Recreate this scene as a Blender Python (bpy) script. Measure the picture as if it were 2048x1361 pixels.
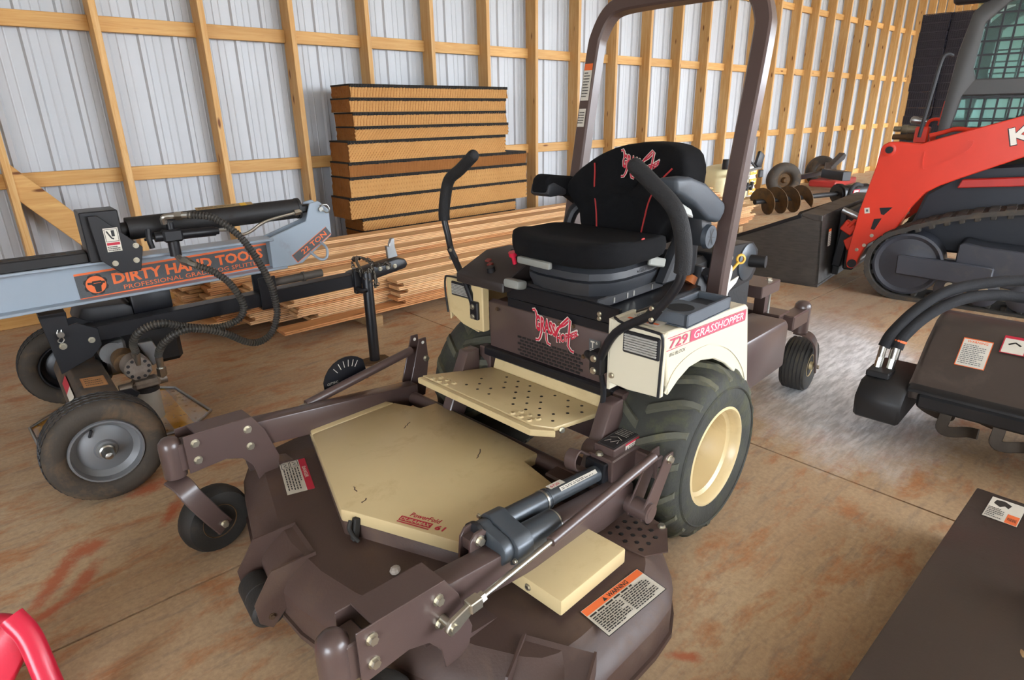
import bpy, bmesh, math, random
from mathutils import Vector, Matrix, Euler
random.seed(7)
for o in list(bpy.data.objects): bpy.data.objects.remove(o)
sc = bpy.context.scene
COL = sc.collection
# ------------------------------------------------------------------ camera
cam = bpy.data.cameras.new('camera'); cam_o = bpy.data.objects.new('camera', cam); COL.objects.link(cam_o)
cam.sensor_width = 36.0; cam.lens = 1232.0 / 2048 * 36; cam.clip_end = 200; cam.clip_start = 0.02
cam_o.matrix_world = Matrix(((0.73915133, 0.24209442, -0.62852653, 0.0), (-0.67335854, 0.24398316, -0.69789719, 0.0),
                             (-0.01560713, 0.93907535, 0.34335683, 1.35), (0, 0, 0, 1)))
sc.camera = cam_o
# ------------------------------------------------------------------ light: bright overcast day outside the open side of the shed
wd = bpy.data.worlds.new('sky'); sc.world = wd; wd.use_nodes = True
nt = wd.node_tree; bg = nt.nodes['Background']
bg.inputs['Color'].default_value = (0.84, 0.91, 1.0, 1); bg.inputs['Strength'].default_value = 3.4
sun = bpy.data.lights.new('sun', 'SUN'); sun.energy = 1.0; sun.angle = math.radians(20); sun.color = (1, .96, .9)
sun_o = bpy.data.objects.new('sun', sun); COL.objects.link(sun_o)
sun_o.rotation_euler = Vector((-0.10, 0.55, -0.62)).to_track_quat('-Z', 'Y').to_euler()
vs = sc.view_settings; vs.view_transform = 'Standard'; vs.look = 'None'; vs.gamma = 1.0; vs.use_curve_mapping = False; vs.exposure = 2.3
sc.cycles.use_denoising = True
sc.cycles.max_bounces = 8; sc.cycles.diffuse_bounces = 5
# ------------------------------------------------------------------ helpers
def V(*a): return Vector(a)
def catmull(pts, sub=6):
    P = [Vector(p) for p in pts]
    if sub <= 1 or len(P) < 3: return P
    out = []
    for i in range(len(P) - 1):
        p0 = P[i - 1] if i > 0 else P[0] * 2 - P[1]
        p1, p2 = P[i], P[i + 1]
        p3 = P[i + 2] if i + 2 < len(P) else P[-1] * 2 - P[-2]
        for k in range(sub):
            t = k / sub
            out.append(0.5 * ((2 * p1) + (p2 - p0) * t + (2 * p0 - 5 * p1 + 4 * p2 - p3) * t * t + (3 * p1 - p0 - 3 * p2 + p3) * t ** 3))
    out.append(P[-1]); return out
class MB:
    """collects shapes for ONE mesh object"""
    def __init__(s): s.bm = bmesh.new(); s.mi = 0
    def m(s, i): s.mi = i; return s
    def raw(s, vs, fs, bev=0, seg=1, ang=25):
        b = bmesh.new()
        vv = [b.verts.new(v) for v in vs]
        for f in fs:
            try: b.faces.new([vv[i] for i in f])
            except ValueError: pass
        bmesh.ops.recalc_face_normals(b, faces=b.faces)
        if bev:
            es = [e for e in b.edges if len(e.link_faces) == 2 and e.calc_face_angle(0) > math.radians(ang)]
            bmesh.ops.bevel(b, geom=es, offset=bev, segments=seg, profile=.5, affect='EDGES', clamp_overlap=True)
        off = len(s.bm.verts); mp = {}
        for v in b.verts: mp[v] = s.bm.verts.new(v.co)
        for f in b.faces:
            try: nf = s.bm.faces.new([mp[v] for v in f.verts]); nf.material_index = s.mi
            except ValueError: pass
        b.free(); return s
    def bx(s, x0, x1, y0, y1, z0, z1, bev=0, seg=1, M=None):
        vs = [V(x, y, z) for x in (x0, x1) for y in (y0, y1) for z in (z0, z1)]
        if M is not None: vs = [M @ v for v in vs]
        return s.raw(vs, [(0, 1, 3, 2), (4, 6, 7, 5), (0, 4, 5, 1), (2, 3, 7, 6), (0, 2, 6, 4), (1, 5, 7, 3)], bev, seg)
    def box(s, c, d, rot=(0, 0, 0), bev=0, seg=1):
        M = Matrix.Translation(c) @ Euler([math.radians(a) for a in rot]).to_matrix().to_4x4()
        return s.bx(-d[0] / 2, d[0] / 2, -d[1] / 2, d[1] / 2, -d[2] / 2, d[2] / 2, bev, seg, M)
    def prism(s, poly, axis, a, b, bev=0, seg=1, M=None):
        """poly 2D in the two other axes (order x,y,z without axis), extruded from a to b"""
        n = len(poly); f = {'x': lambda p, t: V(t, p[0], p[1]), 'y': lambda p, t: V(p[0], t, p[1]), 'z': lambda p, t: V(p[0], p[1], t)}[axis]
        vs = [f(p, a) for p in poly] + [f(p, b) for p in poly]
        if M is not None: vs = [M @ v for v in vs]
        fs = [tuple(range(n)), tuple(range(2 * n - 1, n - 1, -1))] + [(i, (i + 1) % n, n + (i + 1) % n, n + i) for i in range(n)]
        return s.raw(vs, fs, bev, seg)
    def rings(s, rings, cap=True, closed=True, loop=False):
        """loft a list of vertex rings"""
        n = len(rings[0]); vs = [v for r in rings for v in r]; fs = []
        R = len(rings)
        for j in range(R if loop else R - 1):
            j2 = (j + 1) % R
            for i in range(n if closed else n - 1): fs.append((j * n + i, j * n + (i + 1) % n, j2 * n + (i + 1) % n, j2 * n + i))
        if cap and closed and not loop: fs += ([] if cap == 'last' else [tuple(range(n))]) + [tuple(range((R - 1) * n, R * n))]
        return s.raw(vs, fs)
    def sweep(s, pts, sec, up=(0, 0, 1), sub=1, cap=True, scl=None, loop=False):
        P = catmull(pts, sub); rs = []; up = Vector(up); prev = None
        for i, p in enumerate(P):
            if loop: t = (P[(i + 1) % len(P)] - P[i - 1]).normalized()
            else: t = (P[min(i + 1, len(P) - 1)] - P[max(i - 1, 0)]).normalized()
            if prev is None:
                u = up - t * up.dot(t)
                if u.length < 1e-4: u = Vector((1, 0, 0)) - t * t.x
            else: u = prev - t * prev.dot(t)
            u.normalize(); prev = u; w = t.cross(u)
            k = 1 if scl is None else scl[min(int(i * len(scl) / len(P)), len(scl) - 1)]
            rs.append([p + w * a * k + u * b * k for a, b in sec])
        return s.rings(rs, cap=cap, loop=loop)
    def tube(s, pts, r, n=10, sub=6, cap=True, loop=False):
        sec = [(r * math.cos(2 * math.pi * i / n), r * math.sin(2 * math.pi * i / n)) for i in range(n)]
        return s.sweep(pts, sec, sub=sub, cap=cap, up=(.31, .17, .93), loop=loop)
    def cyl(s, p0, p1, r, r2=None, n=18, cap=True):
        p0, p1 = Vector(p0), Vector(p1); r2 = r if r2 is None else r2
        q = (p1 - p0).to_track_quat('Z', 'Y'); rs = []
        for p, rr in ((p0, r), (p1, r2)):
            rs.append([p + q @ V(rr * math.cos(2 * math.pi * i / n), rr * math.sin(2 * math.pi * i / n), 0) for i in range(n)])
        return s.rings(rs, cap=cap)
    def lathe(s, prof, c=(0, 0, 0), axis=(0, 0, 1), n=24, closed=False, cap=True):
        """prof: (radius, height along axis)"""
        q = Vector(axis).to_track_quat('Z', 'Y'); c = Vector(c)
        rs = [[c + q @ V(r * math.cos(2 * math.pi * i / n), r * math.sin(2 * math.pi * i / n), h) for i in range(n)] for r, h in prof]
        return s.rings(rs, cap=False if closed else cap, loop=closed)
    def sph(s, c, r, n=14, k=8, sq=(1, 1, 1), rot=None):
        c = Vector(c); rs = []
        for j in range(k + 1):
            a = math.pi * (j + .02 if j == 0 else (j - .02 if j == k else j)) / k
            ring = [V(math.sin(a) * math.cos(2 * math.pi * i / n) * r * sq[0], math.sin(a) * math.sin(2 * math.pi * i / n) * r * sq[1], math.cos(a) * r * sq[2]) for i in range(n)]
            if rot is not None: ring = [rot @ v for v in ring]
            rs.append([c + v for v in ring])
        return s.rings(rs)
    def hexb(s, c, ax, r=.008, h=.007, washer=True):
        c = Vector(c); ax = Vector(ax).normalized()
        if washer: s.cyl(c, c + ax * .002, r * 1.35, n=12)
        return s.cyl(c + ax * .002, c + ax * (.002 + h), r, n=6)
    def build(s, name, mats, parent=None, ang=35, sub=0, loc=None, rot=None):
        me = bpy.data.meshes.new(name)
        bmesh.ops.remove_doubles(s.bm, verts=s.bm.verts, dist=1e-6)
        s.bm.to_mesh(me); s.bm.free()
        if not isinstance(mats, (list, tuple)): mats = [mats]
        for m_ in mats: me.materials.append(m_)
        me.polygons.foreach_set('use_smooth', [True] * len(me.polygons))
        if ang < 179: me.set_sharp_from_angle(angle=math.radians(ang))
        o = bpy.data.objects.new(name, me); COL.objects.link(o)
        if parent is not None: o.parent = parent
        if loc is not None: o.location = loc
        if rot is not None: o.rotation_euler = rot
        if sub:
            md = o.modifiers.new('sub', 'SUBSURF'); md.levels = sub; md.render_levels = sub
        return o
def tag(o, label=None, cat=None, group=None, kind=None):
    if label: o['label'] = label
    if cat: o['category'] = cat
    if group: o['group'] = group
    if kind: o['kind'] = kind
    return o
def thing(name, label, cat, loc=(0, 0, 0), rz=0, group=None):
    o = bpy.data.objects.new(name, None); COL.objects.link(o); o.empty_display_size = .1
    o.location = loc; o.rotation_euler = (0, 0, math.radians(rz)); return tag(o, label, cat, group)
def copy_tree(o, parent=None):
    c = o.copy(); COL.objects.link(c); c.parent = parent
    for ch in o.children: copy_tree(ch, c)
    return c
def arc(cx, cy, r, a0, a1, n):
    return [(cx + r * math.cos(math.radians(a0 + (a1 - a0) * i / n)), cy + r * math.sin(math.radians(a0 + (a1 - a0) * i / n))) for i in range(n + 1)]
def rsq(w, h, r, n=3):
    """rounded rectangle section"""
    out = []
    for cx, cy, a in ((w / 2 - r, h / 2 - r, 0), (-w / 2 + r, h / 2 - r, 90), (-w / 2 + r, -h / 2 + r, 180), (w / 2 - r, -h / 2 + r, 270)):
        out += arc(cx, cy, r, a, a + 90, n)
    return out
# ---- flat print: rectangles, strokes and lettering laid on a surface as one thin decal
_txt = {}
def text_mesh(t, bold=0, shear=0):
    k = (t, bold, shear)
    if k not in _txt:
        c = bpy.data.curves.new('t', 'FONT'); c.body = t; c.size = 1; c.resolution_u = 2; c.offset = bold; c.shear = shear; c.fill_mode = 'FRONT'
        o = bpy.data.objects.new('t', c); COL.objects.link(o); bpy.context.view_layer.update()
        me = bpy.data.meshes.new_from_object(o.evaluated_get(bpy.context.evaluated_depsgraph_get()))
        vs = [(v.co.x, v.co.y) for v in me.vertices]; fs = [tuple(p.vertices) for p in me.polygons]
        bpy.data.objects.remove(o); bpy.data.curves.remove(c); bpy.data.meshes.remove(me); _txt[k] = (vs, fs)
    return _txt[k]
def decal(name, parent, O, U, W, items, eps=.0004, curve=None):
    """O origin, U,W unit axes on the surface; items in metres. layers rise along U x W"""
    O, U, W = Vector(O), Vector(U).normalized(), Vector(W).normalized(); N = U.cross(W).normalized()
    mats = []; verts = []; faces = []; mi = []
    lay = 1
    def put(vs, fs, mat, h):
        if mat not in mats: mats.append(mat)
        off = len(verts)
        for u, w in vs:
            verts.append((O + U * u + W * w + N * h) if curve is None else (curve(u, w) + N * h))
        for f in fs: faces.append(tuple(off + i for i in f)); mi.append(mats.index(mat))
    for it in items:
        h = eps * lay; lay = min(lay + .35, 6.6)
        if it[0] == 'r':
            _, u0, w0, u1, w1, mt = it; n = 8 if curve else 1
            vs = []; fs = []
            for i in range(n + 1): vs += [(u0 + (u1 - u0) * i / n, w0), (u0 + (u1 - u0) * i / n, w1)]
            for i in range(n): fs.append((2 * i, 2 * i + 2, 2 * i + 3, 2 * i + 1))
            put(vs, fs, mt, h)
        elif it[0] == 'p': put(it[1], [tuple(range(len(it[1])))], it[2], h)
        elif it[0] == 'l':
            pts, wd_, mt = it[1], it[2], it[3]; vs = []; fs = []
            for i, p in enumerate(pts):
                a = Vector(pts[max(i - 1, 0)]); b = Vector(pts[min(i + 1, len(pts) - 1)]); t = (b - a).normalized(); n = V(-t.y, t.x) * wd_ / 2
                vs += [(p[0] + n.x, p[1] + n.y), (p[0] - n.x, p[1] - n.y)]
            for i in range(len(pts) - 1): fs.append((2 * i, 2 * i + 1, 2 * i + 3, 2 * i + 2))
            put(vs, fs, mt, h)
        elif it[0] == 't':
            # text, u, w (left baseline), width, height, material, bold, shear
            _, t, u, w, wd_, ht, mt = it[:7]; bold = it[7] if len(it) > 7 else 0; sh = it[8] if len(it) > 8 else 0
            vs, fs = text_mesh(t, bold, sh)
            if not vs: continue
            x0 = min(v[0] for v in vs); x1 = max(v[0] for v in vs); y0 = min(v[1] for v in vs); y1 = max(v[1] for v in vs)
            warp = it[9] if len(it) > 9 else None
            o2 = []
            for a, b in vs:
                p = ((a - x0) / (x1 - x0), (b - y0) / (y1 - y0)); p = warp(*p) if warp else p
                o2.append((u + p[0] * wd_, w + p[1] * ht))
            put(o2, fs, mt, h)
    me = bpy.data.meshes.new(name); me.from_pydata(verts, [], faces)
    for m_ in mats: me.materials.append(m_)
    me.polygons.foreach_set('material_index', mi); me.update()
    o = bpy.data.objects.new(name, me); COL.objects.link(o)
    if parent is not None: o.parent = parent
    return o
def lines(u0, w0, u1, w1, n, mt, k=.45, seed=1, cols=1):
    """rows of small print too fine to read"""
    r = random.Random(seed); out = []; cw = (u1 - u0) / cols
    for c in range(cols):
        a = u0 + c * cw
        for i in range(n):
            w = w1 - (i + .5) * (w1 - w0) / n; hh = (w1 - w0) / n * k / 2; x = a
            e = a + cw * (.93 if i % 4 else r.uniform(.5, .93))
            while x < e:
                l = r.uniform(.05, .13) * cw
                out.append(('r', x, w - hh, min(x + l, e), w + hh, mt)); x += l + .025 * cw
    return out
# ------------------------------------------------------------------ procedural materials
def mix_rgb(nt, fac, a, b, mode='MIX'):
    n = nt.nodes.new('ShaderNodeMix'); n.data_type = 'RGBA'; n.blend_type = mode
    for sck, v in ((0, fac), (6, a), (7, b)):
        if hasattr(v, 'is_linked') or hasattr(v, 'links'): nt.links.new(v, n.inputs[sck])
        else: n.inputs[sck].default_value = v if sck == 0 else (*v[:3], 1)
    return n.outputs[2]
def noise(nt, vec, scale, detail=4, rough=.55, dist=0):
    n = nt.nodes.new('ShaderNodeTexNoise'); n.inputs['Scale'].default_value = scale; n.inputs['Detail'].default_value = detail
    n.inputs['Roughness'].default_value = rough; n.inputs['Distortion'].default_value = dist
    if vec is not None: nt.links.new(vec, n.inputs['Vector'])
    return n.outputs['Fac']
def ramp(nt, fac, a, b, c0=(0, 0, 0), c1=(1, 1, 1)):
    n = nt.nodes.new('ShaderNodeValToRGB'); e = n.color_ramp.elements
    e[0].position = a; e[0].color = (*c0, 1); e[1].position = b; e[1].color = (*c1, 1)
    nt.links.new(fac, n.inputs[0]); return n.outputs[0]
def mapping(nt, vec, scale=(1, 1, 1), rot=(0, 0, 0), loc=(0, 0, 0)):
    n = nt.nodes.new('ShaderNodeMapping'); n.inputs['Scale'].default_value = scale; n.inputs['Rotation'].default_value = rot; n.inputs['Location'].default_value = loc
    nt.links.new(vec, n.inputs['Vector']); return n.outputs[0]
def base(name):
    m = bpy.data.materials.new(name); m.use_nodes = True; nt = m.node_tree; b = nt.nodes['Principled BSDF']
    tc = nt.nodes.new('ShaderNodeTexCoord'); return m, nt, b, tc.outputs['Object']
def bump(nt, b, h, st=.2, dist=.01):
    n = nt.nodes.new('ShaderNodeBump'); n.inputs['Strength'].default_value = st; n.inputs['Distance'].default_value = dist
    nt.links.new(h, n.inputs['Height']); nt.links.new(n.outputs[0], b.inputs['Normal'])
def mul(c, k): return tuple(min(1, x * k) for x in c)
def srgb(h):
    h = h.lstrip('#'); return tuple(((int(h[i:i + 2], 16) / 255 + .055) / 1.055) ** 2.4 if int(h[i:i + 2], 16) > 10 else int(h[i:i + 2], 16) / 3294.6 for i in (0, 2, 4))
def mat(name, col, rough=.5, metal=0, var=.12, scale=6, bmp=0, bscale=80, dirt=None, da=.6, dscale=5, coat=0, spec=.5, trans=0, streak=None):
    if isinstance(col, str): col = srgb(col)
    if isinstance(dirt, str): dirt = srgb(dirt)
    m, nt, b, oc = base(name)
    if streak: vec = mapping(nt, oc, streak)
    else: vec = oc
    f = noise(nt, vec, scale, 5)
    c = mix_rgb(nt, ramp(nt, f, .3, .7), mul(col, 1 - var), mul(col, 1 + var))
    if dirt is not None:
        d = ramp(nt, noise(nt, oc, dscale, 8, .68, .4), 1 - da, min(1, 1.28 - da))
        d2 = mix_rgb(nt, .8, (0, 0, 0), d, 'MIX')
        c = mix_rgb(nt, d2, c, dirt)
        rr = nt.nodes.new('ShaderNodeMapRange'); nt.links.new(d, rr.inputs[0]); rr.inputs[3].default_value = rough; rr.inputs[4].default_value = min(1, rough + .35)
        nt.links.new(rr.outputs[0], b.inputs['Roughness'])
    else: b.inputs['Roughness'].default_value = rough
    nt.links.new(c, b.inputs['Base Color'])
    b.inputs['Metallic'].default_value = metal; b.inputs['Specular IOR Level'].default_value = spec
    if coat: b.inputs['Coat Weight'].default_value = coat; b.inputs['Coat Roughness'].default_value = .15
    if trans: b.inputs['Transmission Weight'].default_value = trans
    if bmp: bump(nt, b, noise(nt, vec, bscale, 3), bmp, .004)
    return m
def wood(name, c0, c1, axis, rough=.6, knots=True, gs=14):
    c0, c1 = srgb(c0), srgb(c1)
    m, nt, b, oc = base(name)
    info = nt.nodes.new('ShaderNodeObjectInfo')
    ad = nt.nodes.new('ShaderNodeVectorMath'); ad.operation = 'MULTIPLY_ADD'; nt.links.new(info.outputs['Random'], ad.inputs[0])
    ad.inputs[1].default_value = (37, 23, 51); nt.links.new(oc, ad.inputs[2]); v = ad.outputs[0]
    sc_ = {'x': (.06, 1, 1), 'y': (1, .06, 1), 'z': (1, 1, .06)}[axis]
    g = noise(nt, mapping(nt, v, tuple(s * gs * 3 for s in sc_)), 1.0, 6, .6, 1.2)
    c = mix_rgb(nt, ramp(nt, g, .3, .72), c0, c1)
    g2 = noise(nt, mapping(nt, v, tuple(s * gs * .7 for s in sc_)), 1.0, 3, .5, .5)
    c = mix_rgb(nt, ramp(nt, g2, .35, .75, (0, 0, 0), (.5, .5, .5)), c, mul(c1, .8))
    tone = nt.nodes.new('ShaderNodeMapRange'); nt.links.new(info.outputs['Random'], tone.inputs[0]); tone.inputs[3].default_value = .90; tone.inputs[4].default_value = 1.06
    hv = nt.nodes.new('ShaderNodeHueSaturation'); nt.links.new(tone.outputs[0], hv.inputs['Value']); nt.links.new(c, hv.inputs['Color']); c = hv.outputs[0]
    if knots:
        vo = nt.nodes.new('ShaderNodeTexVoronoi'); vo.inputs['Scale'].default_value = 1
        ks = {'x': (2.2, 9, 9), 'y': (9, 2.2, 9), 'z': (9, 9, 2.6)}[axis]
        nt.links.new(mapping(nt, v, ks), vo.inputs['Vector'])
        k = ramp(nt, vo.outputs['Distance'], .06, .13, (1, 1, 1), (0, 0, 0))
        c = mix_rgb(nt, k, c, srgb('6b3d1c'))
    nt.links.new(c, b.inputs['Base Color']); b.inputs['Roughness'].default_value = rough; b.inputs['Specular IOR Level'].default_value = .3
    bump(nt, b, g, .08, .003)
    return m
BROWN = mat('brown_paint', '50403c', .34, 0, .08, 3, .05, 250, dirt='64544a', da=.40, dscale=7, coat=.25)
DECKB = mat('deck_brown_paint', '4a3831', .5, 0, .14, 3, .12, 160, dirt='645040', da=.48, dscale=6)
CREAM = mat('cream_paint', 'c6b083', .4, 0, .06, 3, .03, 200, dirt='9c8058', da=.45, dscale=4, coat=.2)
CREAMW = mat('clean_cream_paint', 'd0c8b0', .35, 0, .04, 2, 0, 200, coat=.3)
RUBBER = mat('tyre_rubber', '35332f', .78, 0, .18, 9, .35, 90, dirt='5c5340', da=.5, dscale=9)
RUBBERG = mat('mossy_tyre_rubber', '2e2e28', .78, 0, .25, 9, .5, 70, dirt='55563a', da=.5, dscale=11)
RUBBERD = mat('dark_rubber', '24221f', .7, 0, .15, 9, .3, 90, dirt='4a4034', da=.42, dscale=9)
BLACK = mat('black_plastic', '1b1b1e', .5, 0, .1, 10, .05, 300)
BLACKP = mat('black_paint', '121318', .40, 0, .12, 5, .05, 120, dirt='2e2925', da=.36, dscale=7)
BLACKM = mat('matte_black_steel', '191819', .58, 0, .15, 8, .2, 60, dirt='332c26', da=.44, dscale=8)
DUSTY = mat('dusty_dark_steel', '3a332d', .75, 0, .2, 5, .2, 60, dirt='6a5642', da=.6, dscale=6)
FOAM = mat('black_foam', '141416', .75, 0, .1, 20, .5, 240)
FABRIC = mat('black_seat_fabric', '0f0f11', .95, 0, .15, 40, .35, 400, spec=.2)
GREYPL = mat('grey_blue_plastic', '373e46', .5, 0, .08, 10, .08, 300)
DGREY = mat('dark_grey_plastic', '2a2c30', .5, 0, .08, 10, .1, 300)
SEATG = mat('seat_base_plastic', '2c2e32', .45, 0, .15, 8, .12, 200, dirt='44464a', da=.4)
LGREY = mat('light_grey_plastic', 'a8aaa6', .5, 0, .06, 10)
STEEL = mat('bright_steel', 'b4b2aa', .3, 1, .08, 10)
ZINC = mat('zinc_bolt', 'bdb7a6', .34, .9, .1, 20)
RUSTY = mat('rusty_steel', '54402c', .75, .3, .3, 12, .3, 60, dirt='7a5a34', da=.55, dscale=14)
ACTG = mat('actuator_grey_paint', '464b50', .34, .35, .1, 6, .06, 120, dirt='70716c', da=.36, dscale=9)
SPLG = mat('splitter_grey_paint', '8d98a2', .38, 0, .05, 3, .03, 200, dirt='756a5c', da=.36, dscale=5, coat=.2)
ORANGE = mat('loader_orange_paint', 'd8371f', .38, 0, .06, 3, .03, 150, dirt='a8402c', da=.34, dscale=6, coat=.2)
REDPL = mat('red_plastic', 'c8203c', .32, 0, .05, 4, .05, 200, coat=.2)
WHITE = mat('white_print', 'e6e2d8', .5, 0, .03)
PAPER = mat('decal_paper', 'cfc9bb', .5, 0, .05, 20)
INK = mat('black_print', '1c1a1a', .5, 0, .05)
REDI = mat('red_print', 'b82038', .5, 0, .05)
PINK = mat('magenta_print', 'b84860', .45, 0, .04)
ORNG = mat('orange_print', 'e06a34', .5, 0, .05)
GREYI = mat('grey_print', '55585a', .5, 0, .05)
YELL = mat('yellow_plastic', 'd0a030', .5, 0, .08)
GLASS_L = mat('headlight_lens', 'b4b2aa', .2, 0, .3, 30, .6, 60, streak=(3, 3, 40))
ALU = mat('aluminium', 'a2a4a4', .38, .9, .1, 12, .1, 60)
# ------------------------------------------------------------------ the shed
def floor_mat():
    m, nt, b, oc = base('stained_concrete')
    big = noise(nt, mapping(nt, oc, (.55, .8, 1)), 1.5, 6, .6, .6)
    mid = noise(nt, mapping(nt, oc, (1.0, 2.2, 1), (0, 0, .35)), 3.6, 10, .72, .35)
    str_ = noise(nt, mapping(nt, oc, (1.3, 7, 1), (0, 0, .25)), 3.6, 9, .74, .3)
    fine = noise(nt, oc, 60, 6, .7)
    c = mix_rgb(nt, ramp(nt, big, .34, .66), srgb('b89876'), srgb('cfb490'))
    c = mix_rgb(nt, ramp(nt, mid, .50, .64, (0, 0, 0), (.8, .8, .8)), c, srgb('b8784a'))
    c = mix_rgb(nt, ramp(nt, str_, .52, .70, (0, 0, 0), (.7, .7, .7)), c, srgb('8f7f72'))
    c = mix_rgb(nt, ramp(nt, noise(nt, mapping(nt, oc, (1, 4, 1), (0, 0, -.3), (3, 1, 0)), 3.2, 9, .7, .5), .6, .74, (0, 0, 0), (.7, .7, .7)), c, srgb('d2c0a4'))
    c = mix_rgb(nt, ramp(nt, fine, .35, .7, (0, 0, 0), (.32, .32, .32)), c, srgb('5a4a3c'))
    # rust-red clay smears
    sep = nt.nodes.new('ShaderNodeSeparateXYZ'); nt.links.new(oc, sep.inputs[0])
    def blob(cx, cy, rx, ry, ang, soft=.5, wob=.35, ns=7):
        mp = nt.nodes.new('ShaderNodeMapping'); mp.vector_type = 'TEXTURE'
        mp.inputs['Location'].default_value = (cx, cy, 0); mp.inputs['Rotation'].default_value = (0, 0, math.radians(ang)); mp.inputs['Scale'].default_value = (rx, ry, 1)
        nt.links.new(oc, mp.inputs['Vector'])
        ln = nt.nodes.new('ShaderNodeVectorMath'); ln.operation = 'LENGTH'; nt.links.new(mp.outputs[0], ln.inputs[0])
        ad = nt.nodes.new('ShaderNodeMath'); ad.operation = 'MULTIPLY_ADD'; nt.links.new(noise(nt, mapping(nt, oc, (1, 1, 1), (0, 0, math.radians(-ang))) if ns > 10 else oc, ns, 6, .75), ad.inputs[0]); ad.inputs[1].default_value = wob * 2.2; nt.links.new(ln.outputs['Value'], ad.inputs[2])
        mr = nt.nodes.new('ShaderNodeMapRange'); nt.links.new(ad.outputs[0], mr.inputs[0]); mr.inputs[1].default_value = 1 - soft / 2 + wob * .7; mr.inputs[2].default_value = 1 + soft / 2 + wob * 1.0; mr.inputs[3].default_value = 1; mr.inputs[4].default_value = 0
        return mr.outputs[0]
    for cx, cy, rx, ry, an in ((-.02, 2.14, .17, .035, 60), (.08, 2.24, .06, .05, 20), (.04, 2.07, .10, .03, 50), (-.07, 1.98, .11, .02, 20), (.35, 2.27, .10, .03, 60), (1.13, .74, .07, .018, 30), (1.16, .62, .05, .018, -50), (.33, 2.5, .10, .05, 10)):
        c = mix_rgb(nt, mix_rgb(nt, .75, (0, 0, 0), blob(cx, cy, rx, ry, an, .5, 1.0, 26)), c, srgb('b4522c'))
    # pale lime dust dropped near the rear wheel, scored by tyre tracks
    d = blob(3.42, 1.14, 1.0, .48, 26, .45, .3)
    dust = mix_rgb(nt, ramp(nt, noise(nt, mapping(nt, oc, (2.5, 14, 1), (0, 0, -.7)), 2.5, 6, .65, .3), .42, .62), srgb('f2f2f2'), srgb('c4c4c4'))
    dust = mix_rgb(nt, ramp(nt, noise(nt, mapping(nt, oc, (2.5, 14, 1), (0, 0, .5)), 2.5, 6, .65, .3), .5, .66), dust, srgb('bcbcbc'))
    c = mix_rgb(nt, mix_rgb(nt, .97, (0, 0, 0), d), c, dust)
    # grey worn lane in front of the loader
    c = mix_rgb(nt, mix_rgb(nt, .5, (0, 0, 0), blob(4.3, 1.6, 1.3, .35, 0, 1.0, .3)), c, srgb('988a7e'))
    nt.links.new(c, b.inputs['Base Color']); b.inputs['Specular IOR Level'].default_value = .35
    rr = nt.nodes.new('ShaderNodeMapRange'); nt.links.new(mid, rr.inputs[0]); rr.inputs[3].default_value = .42; rr.inputs[4].default_value = .75
    nt.links.new(rr.outputs[0], b.inputs['Roughness'])
    bump(nt, b, fine, .12, .004)
    return m
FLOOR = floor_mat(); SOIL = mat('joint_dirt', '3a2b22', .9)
X0, X1, Y0, Y1 = -4.2, 24.0, -5.0, 5.45
fl = MB().bx(X0 - .3, X1 + .3, Y0 - .3, Y1 + .3, -.2, -.02).build('floor', SOIL); tag(fl, kind='structure')
def cuts(a, b, first, step):
    r = [a]; k = first
    while k > a: k -= step
    while k < b:
        if k > a: r.append(k)
        k += step
    return r + [b]
xs, ys = cuts(X0, X1, 2.33, 4.3), cuts(Y0, Y1, 1.80, 3.62)
for i in range(len(xs) - 1):
    for j in range(len(ys) - 1):
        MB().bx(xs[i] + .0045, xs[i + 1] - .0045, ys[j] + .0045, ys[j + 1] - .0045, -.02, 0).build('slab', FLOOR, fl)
SHEET = mat('white_metal_sheet', 'b3b6ba', .42, 0, .03, 3, .05, 30, spec=.5)
STUDW = wood('stud_pine', 'd6b07a', 'be8c4c', 'z', .55)
GIRTW = wood('girt_pine', 'd8ae70', 'c08c4c', 'x', .55)
ROOFM = mat('roof_sheet', 'c4c6c6', .5, 0, .04, 3)
H = 4.3
wb = MB().bx(X0, X1, 5.44, 5.52, 0, H).build('wall_back', ROOFM); tag(wb, kind='structure')
# ribbed sheets, 0.915 m cover each, ribs every 0.229 m
def sheet_profile(w):
    p = [(0, 0)]; n = 4; s_ = w / n
    for k in range(n):
        x = k * s_
        p += [(x + .02, 0), (x + .033, -.018), (x + .062, -.018), (x + .075, 0)]
        for q in (.125, .175): p += [(x + q - .007, 0), (x + q, -.0035), (x + q + .007, 0)]
    return p + [(w, 0)]
pr = sheet_profile(.915)
sh = MB(); vs = [V(x, y, z) for z in (0, H) for x, y in pr]; n = len(pr)
sh.raw(vs, [(i, i + 1, n + i + 1, n + i) for i in range(n - 1)])
sheet0 = sh.build('metal_sheet', SHEET, wb, ang=20); x = X0; sheet0.location = (x, 5.43, 0)
while x + .915 < X1:
    x += .915; c = sheet0.copy(); COL.objects.link(c); c.location = (x, 5.43, 0)
SX = [1.021 + .6868 * k for k in range(-7, 33)]
stud0 = MB().bx(0, .044, 0, .155, 0, H, .003).build('stud', STUDW, wb); stud0.location = (SX[0], 5.25, 0)
for i, x in enumerate(SX[1:]):
    c = stud0.copy(); COL.objects.link(c); c.location = (x, 5.25 + (0 if i % 2 else .002), 0)
girt0 = MB().bx(0, .6868 - .044, 0, .038, -.049, .049, .003).build('girt', GIRTW, wb)
first = True
for zc in (.985, 1.982, 2.975, 3.95):
    for i, x in enumerate(SX[:-1]):
        c = girt0 if first else girt0.copy(); first = False
        if c is not girt0: COL.objects.link(c)
        c.location = (x + .044, 5.368, zc)
for i, x in enumerate(SX[:-1]):
    c = girt0.copy(); COL.objects.link(c); c.location = (x + .044, 5.368, .05)
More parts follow.
